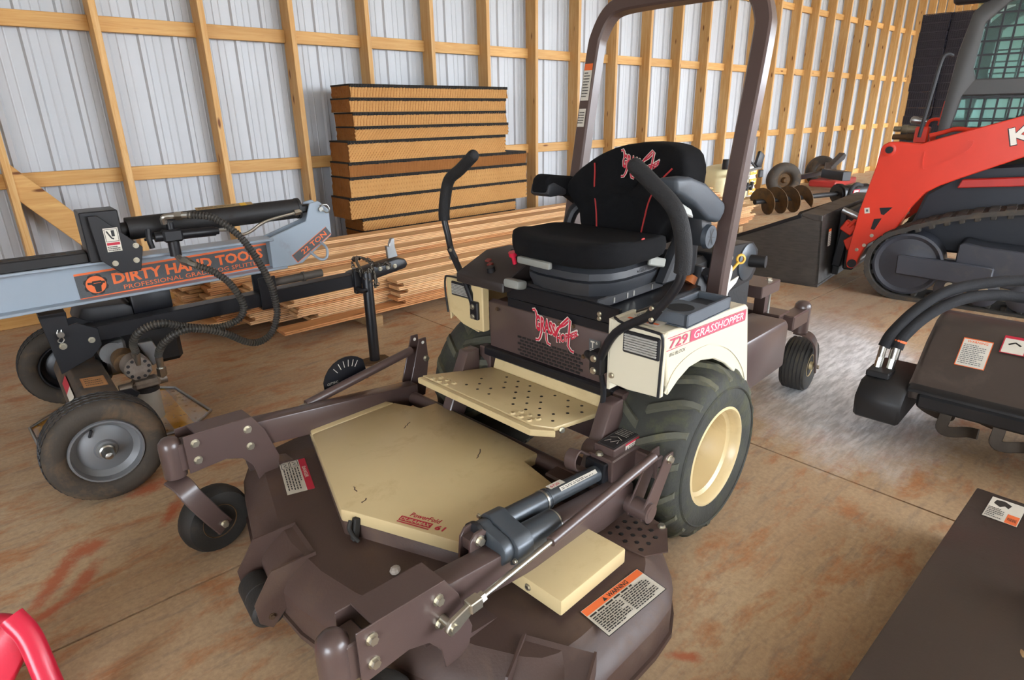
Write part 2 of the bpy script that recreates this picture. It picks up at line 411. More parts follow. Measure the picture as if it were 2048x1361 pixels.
BRACEW = wood('brace_pine', 'd8ad70', 'c08c4e', 'x', .6)
# diagonal brace nailed between the first studs
b_ = MB(); b_.prism([(.345, 1.14), (.345, .90), (1.005, .10), (1.005, .34)], 'y', 5.27, 5.36, .004).build('diagonal_brace', BRACEW, wb)
# the other sides of the shed (outside the picture): gable walls, roof, and the open long side with posts
wl = MB().bx(X0 - .1, X0, -.6, Y1 + .1, 0, H + 1).bx(X0 - .1, X0, Y0, -4.2, 0, H + 1).bx(X0 - .1, X0, -4.2, -.6, 3.2, H + 1).build('wall_left', ROOFM); tag(wl, kind='structure')  # doorway-sized gap in this gable is added to let in fill light from the left
wr = MB().bx(X1, X1 + .1, Y0, Y1 + .1, 0, H + 1).build('wall_right', ROOFM); tag(wr, kind='structure')
rf = MB().raw([V(X0 - .3, Y0 - .4, H - .3), V(X1 + .3, Y0 - .4, H - .3), V(X1 + .3, Y1 + .4, H), V(X0 - .3, Y1 + .4, H), V(X0 - .3, Y0 - .4, H - .2), V(X1 + .3, Y0 - .4, H - .2), V(X1 + .3, Y1 + .4, H + .1), V(X0 - .3, Y1 + .4, H + .1)], [(0, 1, 2, 3), (4, 5, 6, 7), (0, 1, 5, 4), (1, 2, 6, 5), (2, 3, 7, 6), (3, 0, 4, 7)]).build('ceiling', ROOFM); tag(rf, kind='structure')
wf = MB().bx(X0, X1, Y0 - .1, Y0, 3.7, H).bx(X0, 2.2, Y0 - .1, Y0, 0, 3.7).build('wall_front', ROOFM); tag(wf, kind='structure')
for x in (3.0, 8.0, 13.0, 18.0): MB().bx(x, x + .14, Y0 - .14, Y0, 0, 3.6, .004).build('post', STUDW, wf)
gr = MB().bx(-60, 80, -80, Y0 - .3, -.15, -.01).bx(-60, X0 - .3, Y0 - .3, 60, -.15, -.01).build('ground_outside', mat('gravel_yard', '8c8578', .9, 0, .2, 3)); tag(gr, kind='structure')
# ------------------------------------------------------------------ the out-front ride-on mower (local x = towards its rear, y = away from camera side)
mw = thing('riding_mower', 'brown and cream ride-on mower with wide cutting deck, black seat and roll bar', 'mower', (1.62806, 1.41715, 0), 3)
def bolt(parent, c, ax, r=.008, h=.007, mt=None): return MB().hexb(c, ax, r, h).build('bolt', mt or ZINC, parent)
def offset_poly(P, d):
    n = len(P); out = []
    for i in range(n):
        a, b, c = Vector(P[i - 1]), Vector(P[i]), Vector(P[(i + 1) % n])
        n1 = V(-(b - a).y, (b - a).x).normalized(); n2 = V(-(c - b).y, (c - b).x).normalized(); k = (n1 + n2)
        k = k / max(k.length_squared, .3) * 2
        out.append((b.x + k.x * d / 1, b.y + k.y * d / 1))
    return out
def roundpoly(P, k=2):
    """chaikin corner cutting"""
    for _ in range(k):
        Q = []
        for i in range(len(P)):
            a, b = P[i], P[(i + 1) % len(P)]
            Q += [(a[0] * .8 + b[0] * .2, a[1] * .8 + b[1] * .2), (a[0] * .2 + b[0] * .8, a[1] * .2 + b[1] * .8)]
        P = Q
    return P
# --- deck shell
OUT = [(-.25, .70), (-.80, .77), (-1.0, .74), (-1.07, .63), (-1.205, .20), (-1.205, -.10), (-1.10, -.50), (-1.0, -.69), (-.90, -.74), (-.56, -.74), (-.46, -.69), (-.37, -.60), (-.25, -.42)]
O2 = roundpoly(OUT, 1)
def ring(P, z): return [V(x, y, z) for x, y in P]
dk = MB(); i1 = offset_poly(O2, .006); i2 = offset_poly(O2, .03); i3 = offset_poly(O2, .075)
dk.rings([ring(O2, .072), ring(O2, .158), ring(i1, .172), ring(i2, .196), ring(i3, .228)], cap=True)
deck = dk.build('deck_shell', DECKB, mw, ang=22)
lip = MB(); lip.rings([ring(offset_poly(O2, -.008), .062), ring(offset_poly(O2, -.008), .078), ring(offset_poly(O2, .004), .078), ring(offset_poly(O2, .004), .062)], loop=True); lip.build('deck_lip', DECKB, deck)
# --- belt pan and cream covers
CP = [(-.80, .655), (-.845, .522), (-1.008, .057), (-.985, .01), (-.865, -.305), (-.62, -.33), (-.50, -.299), (-.464, -.14), (-.40, -.14), (-.39, .05), (-.388, .40), (-.456, .409), (-.50, .52), (-.557, .65)]
pan = [(x * .985 - .012, y * .97) for x, y in CP]
MB().prism(pan, 'z', .20, .285, .004).build('belt_pan', DECKB, mw)
cv = MB().prism(CP[1:-1], 'z', .272, .312, .005, 2).build('belt_cover', CREAM, mw)
cv2 = MB().prism([(-.80, .655), (-.8445, .5235), (-.5005, .5215), (-.557, .65)], 'z', .272, .3125, .005, 2).build('side_cover', CREAM, mw)
for p in ((-.80, .63), (-.825, .56), (-.57, .635), (-.53, .565)): bolt(cv2, (p[0], p[1], .3125), (0, 0, 1), .006, .005)
rc = MB().bx(-.828, -.57, -.605, -.40, .245, .29, .005, 2).build('side_cover', CREAM, mw)
MB().bx(-.81, -.58, -.59, -.40, .20, .25).build('side_pan', DECKB, mw)
bolt(rc, (-.828, -.50, .268), (-1, 0, 0), .007, .004)
lt = MB().box((-.995, .008, .265), (.02, .018, .07), (0, 12, 0), .003).tube([(-1.006, .01, .298), (-1.016, .005, .28), (-1.01, 0, .255), (-1.0, -.01, .235)], .006).build('rubber_latch', RUBBERD, mw)
# red model print on the cover
import_dir = V(-.865 + 1.008, -.305 - .057, 0).normalized()
U_ = Vector((.36, -.93, 0)).normalized(); W_ = Vector((.93, .36, 0)).normalized()
decal('model_print', cv, (-.935, -.105, .3125), U_, W_, [('t', 'PowerFold', .02, .038, .095, .018, REDI, .02, .15), ('r', 0, .012, .10, .032, REDI), ('t', 'DURAMAX', .003, .015, .094, .013, CREAM, .03, .15), ('t', '61', .112, .012, .03, .02, REDI, .03, .1), ('r', 0, .004, .10, .008, REDI)])
# scuffs
for (x, y, a, l) in ((-.60, .32, .5, .05), (-.56, -.02, .6, .06), (-.93, .1, 1.2, .03), (-.95, .04, .4, .025)):
    decal('scuff', cv, (x, y, .3122), (math.cos(a), math.sin(a), 0), (-math.sin(a), math.cos(a), 0), [('l', [(l * k / 6, random.uniform(-.003, .003)) for k in range(7)], .0035, DECKB)])
# --- decals on the deck
decal('danger_decal', deck, (-.962, .555, .2295), V(-.07, -.205, 0), V(.205, -.07, 0), [('r', 0, 0, .21, .085, PAPER), ('r', 0, .062, .21, .085, REDI), ('t', 'DANGER', .055, .067, .075, .012, PAPER, .02), ('r', .004, .004, .045, .03, INK), ('r', .006, .006, .043, .028, PAPER), ('r', .004, .033, .045, .059, INK), ('r', .006, .035, .043, .057, PAPER), ('l', [(.012, .01), (.02, .022), (.03, .012), (.038, .024)], .004, INK), ('l', [(.012, .04), (.022, .052), (.03, .042), (.038, .054)], .004, INK)] + lines(.052, .005, .205, .058, 6, INK, .4, 3))
wO = V(-.785, -.712, .2295)
decal('warning_decal', deck, wO, V(.222, -.014, 0), V(.012, .095, 0), [('r', 0, 0, .222, .097, INK), ('r', .002, .002, .220, .095, PAPER), ('r', .003, .074, .219, .094, ORNG), ('t', 'WARNING', .09, .0775, .075, .013, INK, .03), ('p', [(.07, .078), (.084, .078), (.077, .09)], INK)] + lines(.008, .064, .214, .072, 1, INK, .6, 5) + lines(.008, .006, .214, .062, 9, INK, .5, 6, 2))
# --- grip plate at the deck's rear corner
tp = MB().prism([(-.52, -.47), (-.50, -.62), (-.44, -.655), (-.355, -.60), (-.33, -.47)], 'z', .2285, .2325).build('tread_plate', DECKB, mw)
hol = MB()
for i in range(4):
    for j in range(5):
        x, y = -.485 + i * .036 + (j % 2) * .018, -.495 - j * .026
        if x < -.36 - (j > 3) * .02: hol.cyl((x, y, .2326), (x, y, .2335), .007, n=6)
tag(hol.build('punched_holes', INK, tp), kind='stuff')
bolt(tp, (-.36, -.585, .2325), (0, 0, 1), .009, .006)
MB().bx(-.44, -.36, -.47, -.462, .228, .29).bx(-.44, -.432, -.47, -.40, .228, .29).bx(-.44, -.36, -.47, -.40, .282, .29).build('u_bracket', DECKB, mw)
MB().cyl((-.33, -.54, .14), (-.33, -.48, .14), .05, n=20).build('anti_scalp_wheel', RUBBERD, mw)
# --- front rollers in folded brackets
def roller(cx, cy, ang, name='roller_bracket', s=1.0):
    M = Matrix.Translation((cx, cy, 0)) @ Matrix.Rotation(math.radians(ang), 4, 'Z')
    # local: x forward (towards front), y across
    b = MB()
    b.prism([(-.02, .24), (.10, .235), (.155, .15), (.15, .09), (.12, .06), (.09, .09), (.02, .16), (-.02, .17)], 'y', -.085, -.079, M=M)
    b.prism([(-.02, .24), (.10, .235), (.155, .15), (.15, .09), (.12, .06), (.09, .09), (.02, .16), (-.02, .17)], 'y', .079, .085, M=M)
    b.raw([M @ V(*p) for p in ((-.02, -.082, .235), (-.02, .082, .235), (.075, .082, .17), (.075, -.082, .17), (-.02, -.082, .229), (-.02, .082, .229), (.075, .082, .164), (.075, -.082, .164))], [(0, 1, 2, 3), (4, 5, 6, 7), (0, 1, 5, 4), (1, 2, 6, 5), (2, 3, 7, 6), (3, 0, 4, 7)])
    o = b.build(name, DECKB, mw)
    r = MB(); q = [M @ V(.118, y, .098) for y in (-.074, -.066, .066, .074)]
    ax = (q[3] - q[0]).normalized()
    r.lathe([(.038, -.074), (.047, -.066), (.047, -.002), (.0455, 0), (.047, .002), (.047, .066), (.038, .074)], M @ V(.118, 0, .098), ax, 24); r.build('roller', RUBBERD, o)
    for y, d in ((-.085, -1), (.085, 1)): bolt(o, M @ V(.118, y, .098), M.to_3x3() @ V(0, d, 0), .007, .006, RUSTY)
    return o
roller(-1.115, .12, 172); roller(-.90, -.655, 205)
# --- deck arms with casters
def deck_arm(y, side, dx):
    """side: +1 visible face towards -y"""
    w = .035
    a = MB(); a.prism([(-1.10 + dx, .418), (-.36, .335), (-.36, .25), (-.50, .245), (-1.08 + dx, .325)], 'y', y - .03, y + .03, .006, 2)
    arm = a.build('deck_arm', BROWN, mw)
    p = MB(); prof = [(-1.285, .452), (-1.075, .443), (-1.04, .385), (-1.005, .27), (-1.02, .21), (-1.085, .21), (-1.095, .27), (-1.125, .31), (-1.175, .33), (-1.285, .325)]
    prof = [(x + dx, z) for x, z in prof]
    p.prism(prof, 'y', y - w - .005, y - w, .0015); p.prism(prof, 'y', y + w, y + w + .005, .0015)
    p.prism([(-1.25 + dx, .452), (-1.075 + dx, .443), (-1.075 + dx, .438), (-1.25 + dx, .447)], 'y', y - w - .004, y + w + .004)
    p.prism([(-1.10 + dx, .30), (-1.0 + dx, .24), (-.90, .225), (-1.06 + dx, .20)], 'y', y - .03, y + .03)
    ch = p.build('arm_channel', BROWN, mw)
    for bx_, bz in ((-1.255, .42), (-1.095, .405), (-1.256, .362), (-1.095, .344)): bolt(ch, (bx_ + dx, y - w - .005, bz), (0, -1, 0), .010, .009)
    sx = -1.315 + dx
    MB().lathe([(.030, .315), (.033, .318), (.033, .415), (.031, .432), (.022, .444), (.008, .449)], (sx, y, 0), (0, 0, 1), 24).build('spindle_tube', BROWN, mw)
    MB().bx(sx + .01, sx + .06, y - .03, y + .03, .335, .425, .004).build('spindle_gusset', BROWN, mw)
    return sx, y
def caster(sx, sy, ang, r=.112, w=.085, rimc=RUSTY, mb=RUBBERD, zt=.30, tread=0):
    M = Matrix.Translation((sx, sy, 0)) @ Matrix.Rotation(math.radians(ang), 4, 'Z')   # local x = trailing direction
    hub = M @ V(.085, .0, r); ax = (M.to_3x3() @ V(0, -1, 0))
    f = MB(); s_ = -(w / 2 + .012)
    f.sweep([M @ V(-.005, .02, zt), M @ V(.0, s_ * .6, zt - .01), M @ V(.012, s_, zt - .05), M @ V(.045, s_ * 1.05, zt - .12), M @ V(.088, s_ * 1.05, r - .015)], rsq(.06, .009, .003, 1), up=M.to_3x3() @ V(0, -1, .25), sub=5)
    fk = f.build('caster_fork', BROWN, mw)
    t = MB(); k = w / 2
    t.lathe([(.055, -k * .8), (r - .035, -k * .98), (r - .012, -k * .9), (r - .003, -k * .55), (r, 0), (r - .003, k * .55), (r - .012, k * .9), (r - .035, k * .98), (.055, k * .8)], hub, ax, 36, )
    ty = t.build('caster_tyre', mb, mw, ang=50)
    if tread:
        g = MB()
        for q in range(tread):
            h = -k * .7 + q * k * 1.4 / (tread - 1)
            g.lathe([(r - .004, h - .0025), (r + .0012 - abs(h) * .06, h - .0025), (r + .0012 - abs(h) * .06, h + .0025), (r - .004, h + .0025)], hub, ax, 36)
        tag(g.build('tread_groove', INK, ty), kind='stuff')
    rm = MB(); rm.lathe([(.058, k * .82), (.057, k * .86), (.050, k * .7), (.022, k * .62), (.02, k * 1.05), (.006, k * 1.08)], hub, ax, 28, cap='last'); rm.build('caster_rim', rimc, ty)
    bolt(fk, hub + ax * (w / 2 + .018), ax, .010, .01)
for y, sd, dx in ((-.455, 1, 0), (.58, 1, .045)):
    sx, sy = deck_arm(y, sd, dx); caster(sx, sy, 8 if y > 0 else 20)
# --- cross tube, lift links
MB().cyl((-.385, -.52, .28), (-.385, .60, .28), .027, n=20).build('cross_tube', BROWN, mw)
MB().cyl((-.39, -.565, .282), (-.39, -.50, .282), .03, n=20).cyl((-.39, -.566, .282), (-.39, -.565, .282), .018, n=16).build('pivot_boss', BROWN, mw)
def link(y, nm='lift_link'):
    b = MB()
    M = Matrix.Translation((-.295, 0, .413))
    for yy in (y - .026, y + .020): b.prism([(-.312, .43), (-.275, .43), (-.270, .40), (-.355, .265), (-.42, .265), (-.415, .30)], 'y', yy, yy + .006, .001)
    o = b.build(nm, BROWN, mw); bolt(o, (-.294, y - .026, .414), (0, -1, 0), .010, .009); return o
link(-.53)
MB().cyl((-.337, -.53, .430), (-.78, -.53, .391), .0135, n=16).build('lift_tube', BROWN, mw)
ro = MB().cyl((-.775, -.53, .391), (-1.03, -.53, .372), .0075, n=14).build('lift_rod', STEEL, mw)
MB().cyl((-1.0, -.53, .3745), (-1.012, -.53, .3735), .013, n=6).bx(-1.045, -1.012, -.543, -.517, .360, .386, .002).build('rod_nut', ZINC, mw)
MB().prism([(-1.03, .386), (-1.095, .37), (-1.108, .352), (-1.098, .335), (-1.075, .338), (-1.03, .36)], 'y', -.536, -.524, .002).cyl((-1.088, -.54, .352), (-1.088, -.49, .352), .009, n=12).build('clevis', ZINC, mw)
# --- lift actuator
axd = (V(-.42, -.40, .362) - V(-.85, -.40, .405)).normalized()
a0 = V(-.85, -.40, .405)
ac = MB().cyl(a0, a0 + axd * .20, .027, n=22).cyl(a0 + axd * .20, a0 + axd * .43, .0245, n=22).cyl(a0 + axd * .197, a0 + axd * .203, .0285, n=22).build('actuator_tube', ACTG, mw)
MB().cyl(a0 + axd * .18, a0 + axd * .186, .0292, n=22).build('tube_clamp', STEEL, ac)
dW = axd.cross(V(0, 1, 0)); 
decal('actuator_label', ac, a0 + axd * .215 + V(0, -.004, .0249), axd, V(0, 1, 0), [('r', 0, 0, .06, .02, PAPER), ('t', '6720', .008, .004, .035, .01, REDI, .02)])
decal('actuator_label', ac, a0 + axd * .24 + V(0, -.0195, .0165), axd, V(0, .7, .7), [('r', 0, 0, .16, .012, PAPER)] + lines(.005, .002, .15, .01, 2, INK, .4, 9))
g = MB(); Mg = Matrix.Translation(a0 + V(-.005, 0, 0)) @ Matrix.Rotation(math.radians(5.5), 4, 'Y')
HP = [(.036 * math.cos(math.radians(a)), .040 * math.sin(math.radians(a))) for a in range(-40, 131, 34)] + [(-.066 + .044 * math.cos(math.radians(a)), -.020 + .044 * math.sin(math.radians(a))) for a in range(120, 291, 34)]
g.prism(HP, 'x', -.012, .045, .005, 2, Mg); g.prism([(a * .86 - .004, b * .86) for a, b in HP], 'x', -.045, -.010, .008, 2, Mg)
gb = g.build('gear_housing', ACTG, mw)
for p in ((-.012, .028, .024), (-.012, -.10, -.035), (-.045, -.03, -.03)): bolt(gb, Mg @ V(*p), Mg.to_3x3() @ V(-1, 0, 0), .005, .004)
MB().lathe([(.034, 0), (.034, .012), (.026, .016)], Mg @ V(-.045, 0, 0), Mg.to_3x3() @ V(-1, 0, 0), 20).build('gear_boss', BLACK, gb)
m0 = Mg @ V(.045, -.066, -.020); mo = MB().cyl(m0, m0 + axd * .115, .036, n=28).build('actuator_motor', ACTG, mw)
MB().cyl(m0 + axd * .108, m0 + axd * .112, .0368, n=28).build('motor_band', STEEL, mo)
bk = MB()
for yy in (-.43, -.395): bk.prism([(-.955, .335), (-.945, .425), (-.93, .442), (-.905, .442), (-.89, .425), (-.865, .335)], 'y', yy, yy + .007, .001)
bk.bx(-.965, -.875, -.475, -.385, .345, .352); bk.box((-.918, -.41, .41), (.045, .03, .03))
bko = bk.build('actuator_bracket', BROWN, mw); bolt(bko, (-.918, -.43, .418), (0, -1, 0), .010, .009)
for p in ((-.948, -.462, .352), (-.948, -.44, .352), (-.895, -.462, .352)): bolt(bko, p, (0, 0, 1), .009, .007)
# sleeve, lid and spring clip
MB().bx(-.415, -.19, -.445, -.355, .335, .41, .004).build('actuator_sleeve', BROWN, mw)
ld = MB().bx(-.392, -.225, -.432, -.36, .40, .432, .003).build('sleeve_lid', BROWN, mw)
decal('lid_decal', ld, (-.385, -.365, .4325), (0, -1, 0), (1, 0, 0), [('r', 0, 0, .062, .15, INK), ('r', .002, .002, .060, .148, GREYI), ('r', .004, .004, .058, .146, INK)] + lines(.008, .075, .054, .14, 7, PAPER, .3, 4) + [('l', [(.012, .02), (.022, .04), (.03, .025), (.045, .05), (.05, .03)], .002, PAPER), ('l', [(.012, .05), (.03, .065), (.05, .055)], .002, PAPER)])
decal('caution_decal', ld, (-.335, -.4325, .404), (1, 0, 0), (0, 0, 1), [('r', 0, 0, .085, .026, PAPER), ('r', 0, .02, .085, .026, REDI), ('p', [(.004, .003), (.012, .003), (.008, .017)], INK)] + lines(.016, .002, .082, .018, 3, INK, .4, 8))
bolt(ld, (-.405, -.39, .41), (0, 0, 1), .009, .007)
MB().sweep([(-.36, -.33, .415), (-.385, -.335, .41), (-.41, -.345, .40), (-.44, -.35, .415), (-.475, -.355, .44), (-.50, -.358, .425), (-.50, -.36, .395), (-.475, -.36, .375), (-.45, -.36, .375)], rsq(.04, .006, .002, 1), up=(0, 0, 1), sub=5).build('spring_clip', BROWN, mw)
MB().box((-.425, -.395, .365), (.022, .07, .07), (0, 6, 0), .004).box((-.41, -.395, .365), (.012, .075, .062), (0, 6, 0), .003).build('tube_guide', BLACKP, mw)
MB().bx(-.30, -.18, -.52, -.44, .33, .40, .004).cyl((-.25, -.52, .41), (-.25, -.45, .41), .012).build('sleeve_mount', BROWN, mw)
# frame legs between deck and body
for y in (-.33, .33):
    MB().prism([(-.44, .22), (-.36, .22), (-.24, .42), (-.24, .52), (-.30, .52)], 'y', y - .025, y + .025, .004).build('deck_hanger', BROWN, mw)
MB().bx(-.46, -.30, -.36, -.22, .225, .30, .006).build('deck_hanger_foot', BROWN, mw)
# far side lift linkage with the cutting-height gauge
lk = MB()
for y in (.60, .655): lk.prism([(-.302, .50), (-.268, .50), (-.262, .40), (-.29, .25), (-.36, .25), (-.36, .32)], 'y', y, y + .006, .001)
lk = lk.build('lift_link', BROWN, mw); bolt(lk, (-.275, .60, .41), (0, -1, 0), .010, .009)
for y in (.60, .655): MB().cyl((-.286, y - .0008, .482), (-.286, y - .0002, .482), .007, n=10).build('link_hole', WHITE, lk)
MB().cyl((-.325, .63, .45), (-.80, .63, .375), .017, n=16).build('lift_tube', BROWN, mw)
MB().cyl((-.79, .63, .376), (-1.04, .63, .345), .008, n=12).build('lift_rod', STEEL, mw)
ga = MB().prism([(-.70, .375)] + [(-.60 + .105 * math.cos(math.radians(a)), .385 + .105 * math.sin(math.radians(a))) for a in range(165, 30, -15)] + [(-.51, .375)], 'y', .672, .677).build('height_gauge', BLACKP, mw)
decal('gauge_print', ga, (-.70, .6715, .375), (1, 0, 0), (0, 0, 1), [('t', 'CUTTING', .012, .022, .045, .010, PAPER)] + [('l', [(.10 + .065 * math.cos(math.radians(a)), .01 + .065 * math.sin(math.radians(a))), (.10 + .092 * math.cos(math.radians(a)), .01 + .092 * math.sin(math.radians(a)))], .0025, PAPER) for a in (128, 112, 98, 84, 70, 58)])
# --- foot platform
fp = MB().prism([(-.455, .385), (-.46, -.175), (-.43, -.235), (-.275, -.27), (-.225, -.27), (-.225, .255)], 'z', .436, .452, .003, 2)
fp.prism([(-.455, .385), (-.475, .39), (-.485, -.185), (-.44, -.25), (-.43, -.235), (-.46, -.175)], 'z', .425, .448, .003)
fp.raw([V(-.225, .25, .44), V(-.225, -.27, .44), V(-.205, -.275, .50), V(-.205, .25, .50), V(-.215, .25, .44), V(-.215, -.27, .44), V(-.195, -.275, .50), V(-.195, .25, .50)], [(0, 1, 2, 3), (4, 5, 6, 7), (0, 1, 5, 4), (1, 2, 6, 5), (2, 3, 7, 6), (3, 0, 4, 7)])
fpo = fp.build('foot_platform', CREAM, mw)
ho = MB(); di = MB()
for i in range(5):
    for j in range(9):
        y = .26 - j * .058 - (i % 2) * .029; x = -.40 + i * .036
        if y > .22 - (i) * .005 or (i + j) % 5 == 4: continue
        ho.cyl((x, y, .4521), (x, y, .4526), .0055, n=8)
for j in range(6):
    for yb in (-.075, .30):
        y = yb - (j // 2) * .036 - (j % 2) * .015; x = -.448 + (j % 2) * .026
        if yb > 0: y += .03
        di.lathe([(.012, .4515), (.008, .4565), (.005, .4565), (.0045, .452)], (x, y, 0), (0, 0, 1), 12)
tag(ho.build('punched_holes', INK, fpo), kind='stuff'); tag(di.build('grip_dimples', CREAM, fpo), kind='stuff')
bolt(fpo, (-.405, -.245, .437), (-.3, -1, 0), .008, .005)
# --- body: brown front panel, frame and engine platform
bd = MB().bx(-.19, .42, -.285, .285, .30, .70, .004).build('body_frame', BROWN, mw)
fpn = MB().prism([(-.198, .518), (-.203, .70), (-.18, .71), (-.175, .518)], 'y', -.288, .288, .003).build('front_panel', BROWN, mw)
MB().bx(-.225, -.18, -.30, .30, .49, .525, .006).build('front_rail', BLACKP, mw)
for y0_, y1_ in ((.27, .33), (-.34, -.285)): MB().bx(-.22, -.18, y0_, y1_, .36, .52, .005).build('frame_post', BROWN, mw)
sl = MB()
for r_ in range(6):
    for c_ in range(13):
        y = .128 - c_ * .0235 - (r_ % 2) * .0115; z = .598 - r_ * .0125
        if y < -.155: continue
        sl.box((-.2035, y, z), (.001, .0185, .0078), (0, 0, 0), .003)
tag(sl.build('vent_slots', INK, fpn), kind='stuff')
for y, z in ((-.165, .60), (.24, .68), (-.06, .69), (-.12, .695)): bolt(fpn, (-.203, y, z), (-1, 0, 0), .006, .004, RUSTY)
def hopper(parent, O, U, W, s, name='grasshopper_emblem', bgm=None):
    """lettering in the outline of a grasshopper: G R A S S along the body, H O P P E R towards the tail"""
    it = []
    def L(pts, w, mt): it.append(('l', [(a * s, b * s) for a, b in pts], w * s, mt))
    legs = [[(.20, .48), (.17, .37), (.13, .31), (.06, .30)], [(.30, .48), (.31, .36), (.33, .30), (.40, .28)], [(.50, .45), (.60, .66), (.78, .84), (.82, .80), (.80, .62), (.78, .36), (.84, .29), (.90, .28)], [(.50, .50), (.56, .62), (.70, .70), (.78, .78)], [(.10, .72), (.08, .80), (.05, .84), (.0, .82)]]
    w1 = lambda a, b: (a, b * (1 - .28 * a) + .04 + .10 * a * (1 - a) * 2 - .02 * a)
    w2 = lambda a, b: (a, b * (1 - .38 * a) + 1.25 * a * a * .8 + .25 * a)
    for l in legs: L(l, .062, PAPER)
    it.append(('t', 'GRASS', .055 * s, .435 * s, .475 * s, .33 * s, PAPER, .08, 0, w1)); it.append(('t', 'HOPPER', .525 * s, .355 * s, .48 * s, .20 * s, PAPER, .08, 0, w2))
    for l in legs: L(l, .034, REDI)
    it.append(('t', 'GRASS', .07 * s, .45 * s, .445 * s, .30 * s, REDI, .04, 0, w1)); it.append(('t', 'HOPPER', .54 * s, .37 * s, .45 * s, .17 * s, REDI, .04, 0, w2))
    return decal(name, parent, O, U, W, it)
hopper(fpn, (-.2045, .058, .548), (0, -1, 0), (-.02, 0, 1), .205)
decal('engine_badge', fpn, (-.2045, -.188, .625), (0, -1, 0), (-.02, 0, 1), [('r', 0, 0, .045, .045, GREYI), ('t', 'T', .006, .015, .016, .024, PAPER, .04), ('t', '6', .026, .03, .008, .011, PAPER, .02)] + lines(.004, .003, .04, .013, 2, PAPER, .4, 2))
# --- fenders
SIDE = [(-.325, .785), (-.31, .80), (.155, .772), (.172, .76), (.245, .445), (.205, .45), (.175, .50), (.12, .55), (.05, .60), (-.03, .64), (-.11, .658), (-.18, .657), (-.24, .635), (-.29, .605)]
f = MB()
f.prism(SIDE, 'y', -.532, -.520, .003)
f.raw([V(-.318, -.53, .798), V(.158, -.53, .77), V(.158, -.36, .775), V(-.318, -.36, .80), V(-.318, -.53, .788), V(.158, -.53, .76), V(.158, -.36, .765), V(-.318, -.36, .79)], [(0, 1, 2, 3), (4, 5, 6, 7), (0, 1, 5, 4), (1, 2, 6, 5), (2, 3, 7, 6), (3, 0, 4, 7)], .003)
f.prism([(-.53, .795), (-.355, .80), (-.35, .605), (-.42, .60), (-.53, .608)], 'x', -.325, -.31, .003)
f.bx(-.32, -.20, -.355, -.345, .58, .80)
fen = f.build('fender', CREAMW, mw)
g = MB()
g.sweep([V(x, -.534, z) for x, z in [(.225, .45), (.20, .52), (.14, .59), (.06, .65), (-.02, .685), (-.11, .70), (-.2, .695), (-.27, .67), (-.31, .62)]], [(-.001, -.004), (.003, -.002), (.003, .002), (-.001, .004)], up=(0, 0, 1), sub=4); g.build('fender_flare', CREAMW, fen)
def headlight(xf, y0, y1, z0, z1):
    e = MB(); e.bx(xf - .006, xf + .002, y0, y1, z0, z1, .004)
    o = e.build('headlight_frame', BLACK, mw)
    l = MB(); n = 7
    for i in range(n):
        a = z0 + .008 + (z1 - z0 - .016) * i / n; b = z0 + .008 + (z1 - z0 - .016) * (i + 1) / n
        l.bx(xf - .011, xf - .005, y0 + .007, y1 - .007, a + .0008, b - .0008, .002)
    l.build('headlight_lens', GLASS_L, o)
headlight(-.325, -.52, -.40, .715, .782)
MB().sweep([(-.33, -.525, .61), (-.332, -.528, .70), (-.332, -.528, .785), (-.33, -.50, .797), (-.33, -.40, .80), (-.315, -.36, .805)], rsq(.008, .008, .003, 1), sub=3).build('edge_trim', BLACK, fen)
bolt(fen, (-.326, -.365, .63), (-1, 0, 0), .007, .004)
BU = V(.475, 0, -.027); BW = V(.027, 0, .475)
bl = BU.length
decal('name_band', fen, (-.318, -.533, .745), BU, BW, [('r', 0, .036, bl, .038, PINK), ('r', 0, 0, bl, .002, PINK), ('r', .125, .003, bl, .035, PINK), ('t', '729', .015, .004, .095, .029, PINK, .02, .05), ('t', 'GRASSHOPPER', .145, .007, .315, .024, WHITE, .0, .12)])
decal('engine_print', fen, (-.30, -.533, .725), BU, BW, [('t', 'BIG BLOCK', 0, 0, .085, .010, INK, 0, .1)])
decal('fender_decal', fen, (-.30, -.44, .8005), (0, -1, 0), (1, 0, 0), [('r', -.06, 0, .05, .10, PAPER)] + lines(-.055, .04, .045, .095, 5, GREYI, .4, 12) + [('r', -.055, .01, .045, .022, ORNG)])
# far fender
f = MB()
f.prism([(-.215, .76), (.17, .745), (.24, .45), (.17, .45), (.10, .55), (-.03, .63), (-.15, .63), (-.21, .585)], 'y', .50, .51, .003)
f.bx(-.22, .165, .32, .51, .745, .762, .004)
f.prism([(.51, .76), (.325, .765), (.33, .57), (.42, .585), (.51, .63)], 'x', -.22, -.205, .003)
f.bx(-.235, -.20, .285, .34, .585, .765, .004)
f2 = f.build('fender', CREAM, mw)
headlight(-.22, .36, .475, .695, .752)
decal('fender_decal', f2, (-.20, .48, .7630), (0, -1, 0), (1, 0, 0), [('r', 0, 0, .13, .07, PAPER), ('r', 0, .05, .13, .07, YELL)] + lines(.004, .004, .125, .048, 4, GREYI, .4, 13))
MB().sweep([(-.225, .50, .62), (-.227, .508, .70), (-.227, .505, .757), (-.225, .48, .768), (-.225, .34, .77)], rsq(.008, .008, .003, 1), sub=3).build('edge_trim', BLACK, f2)
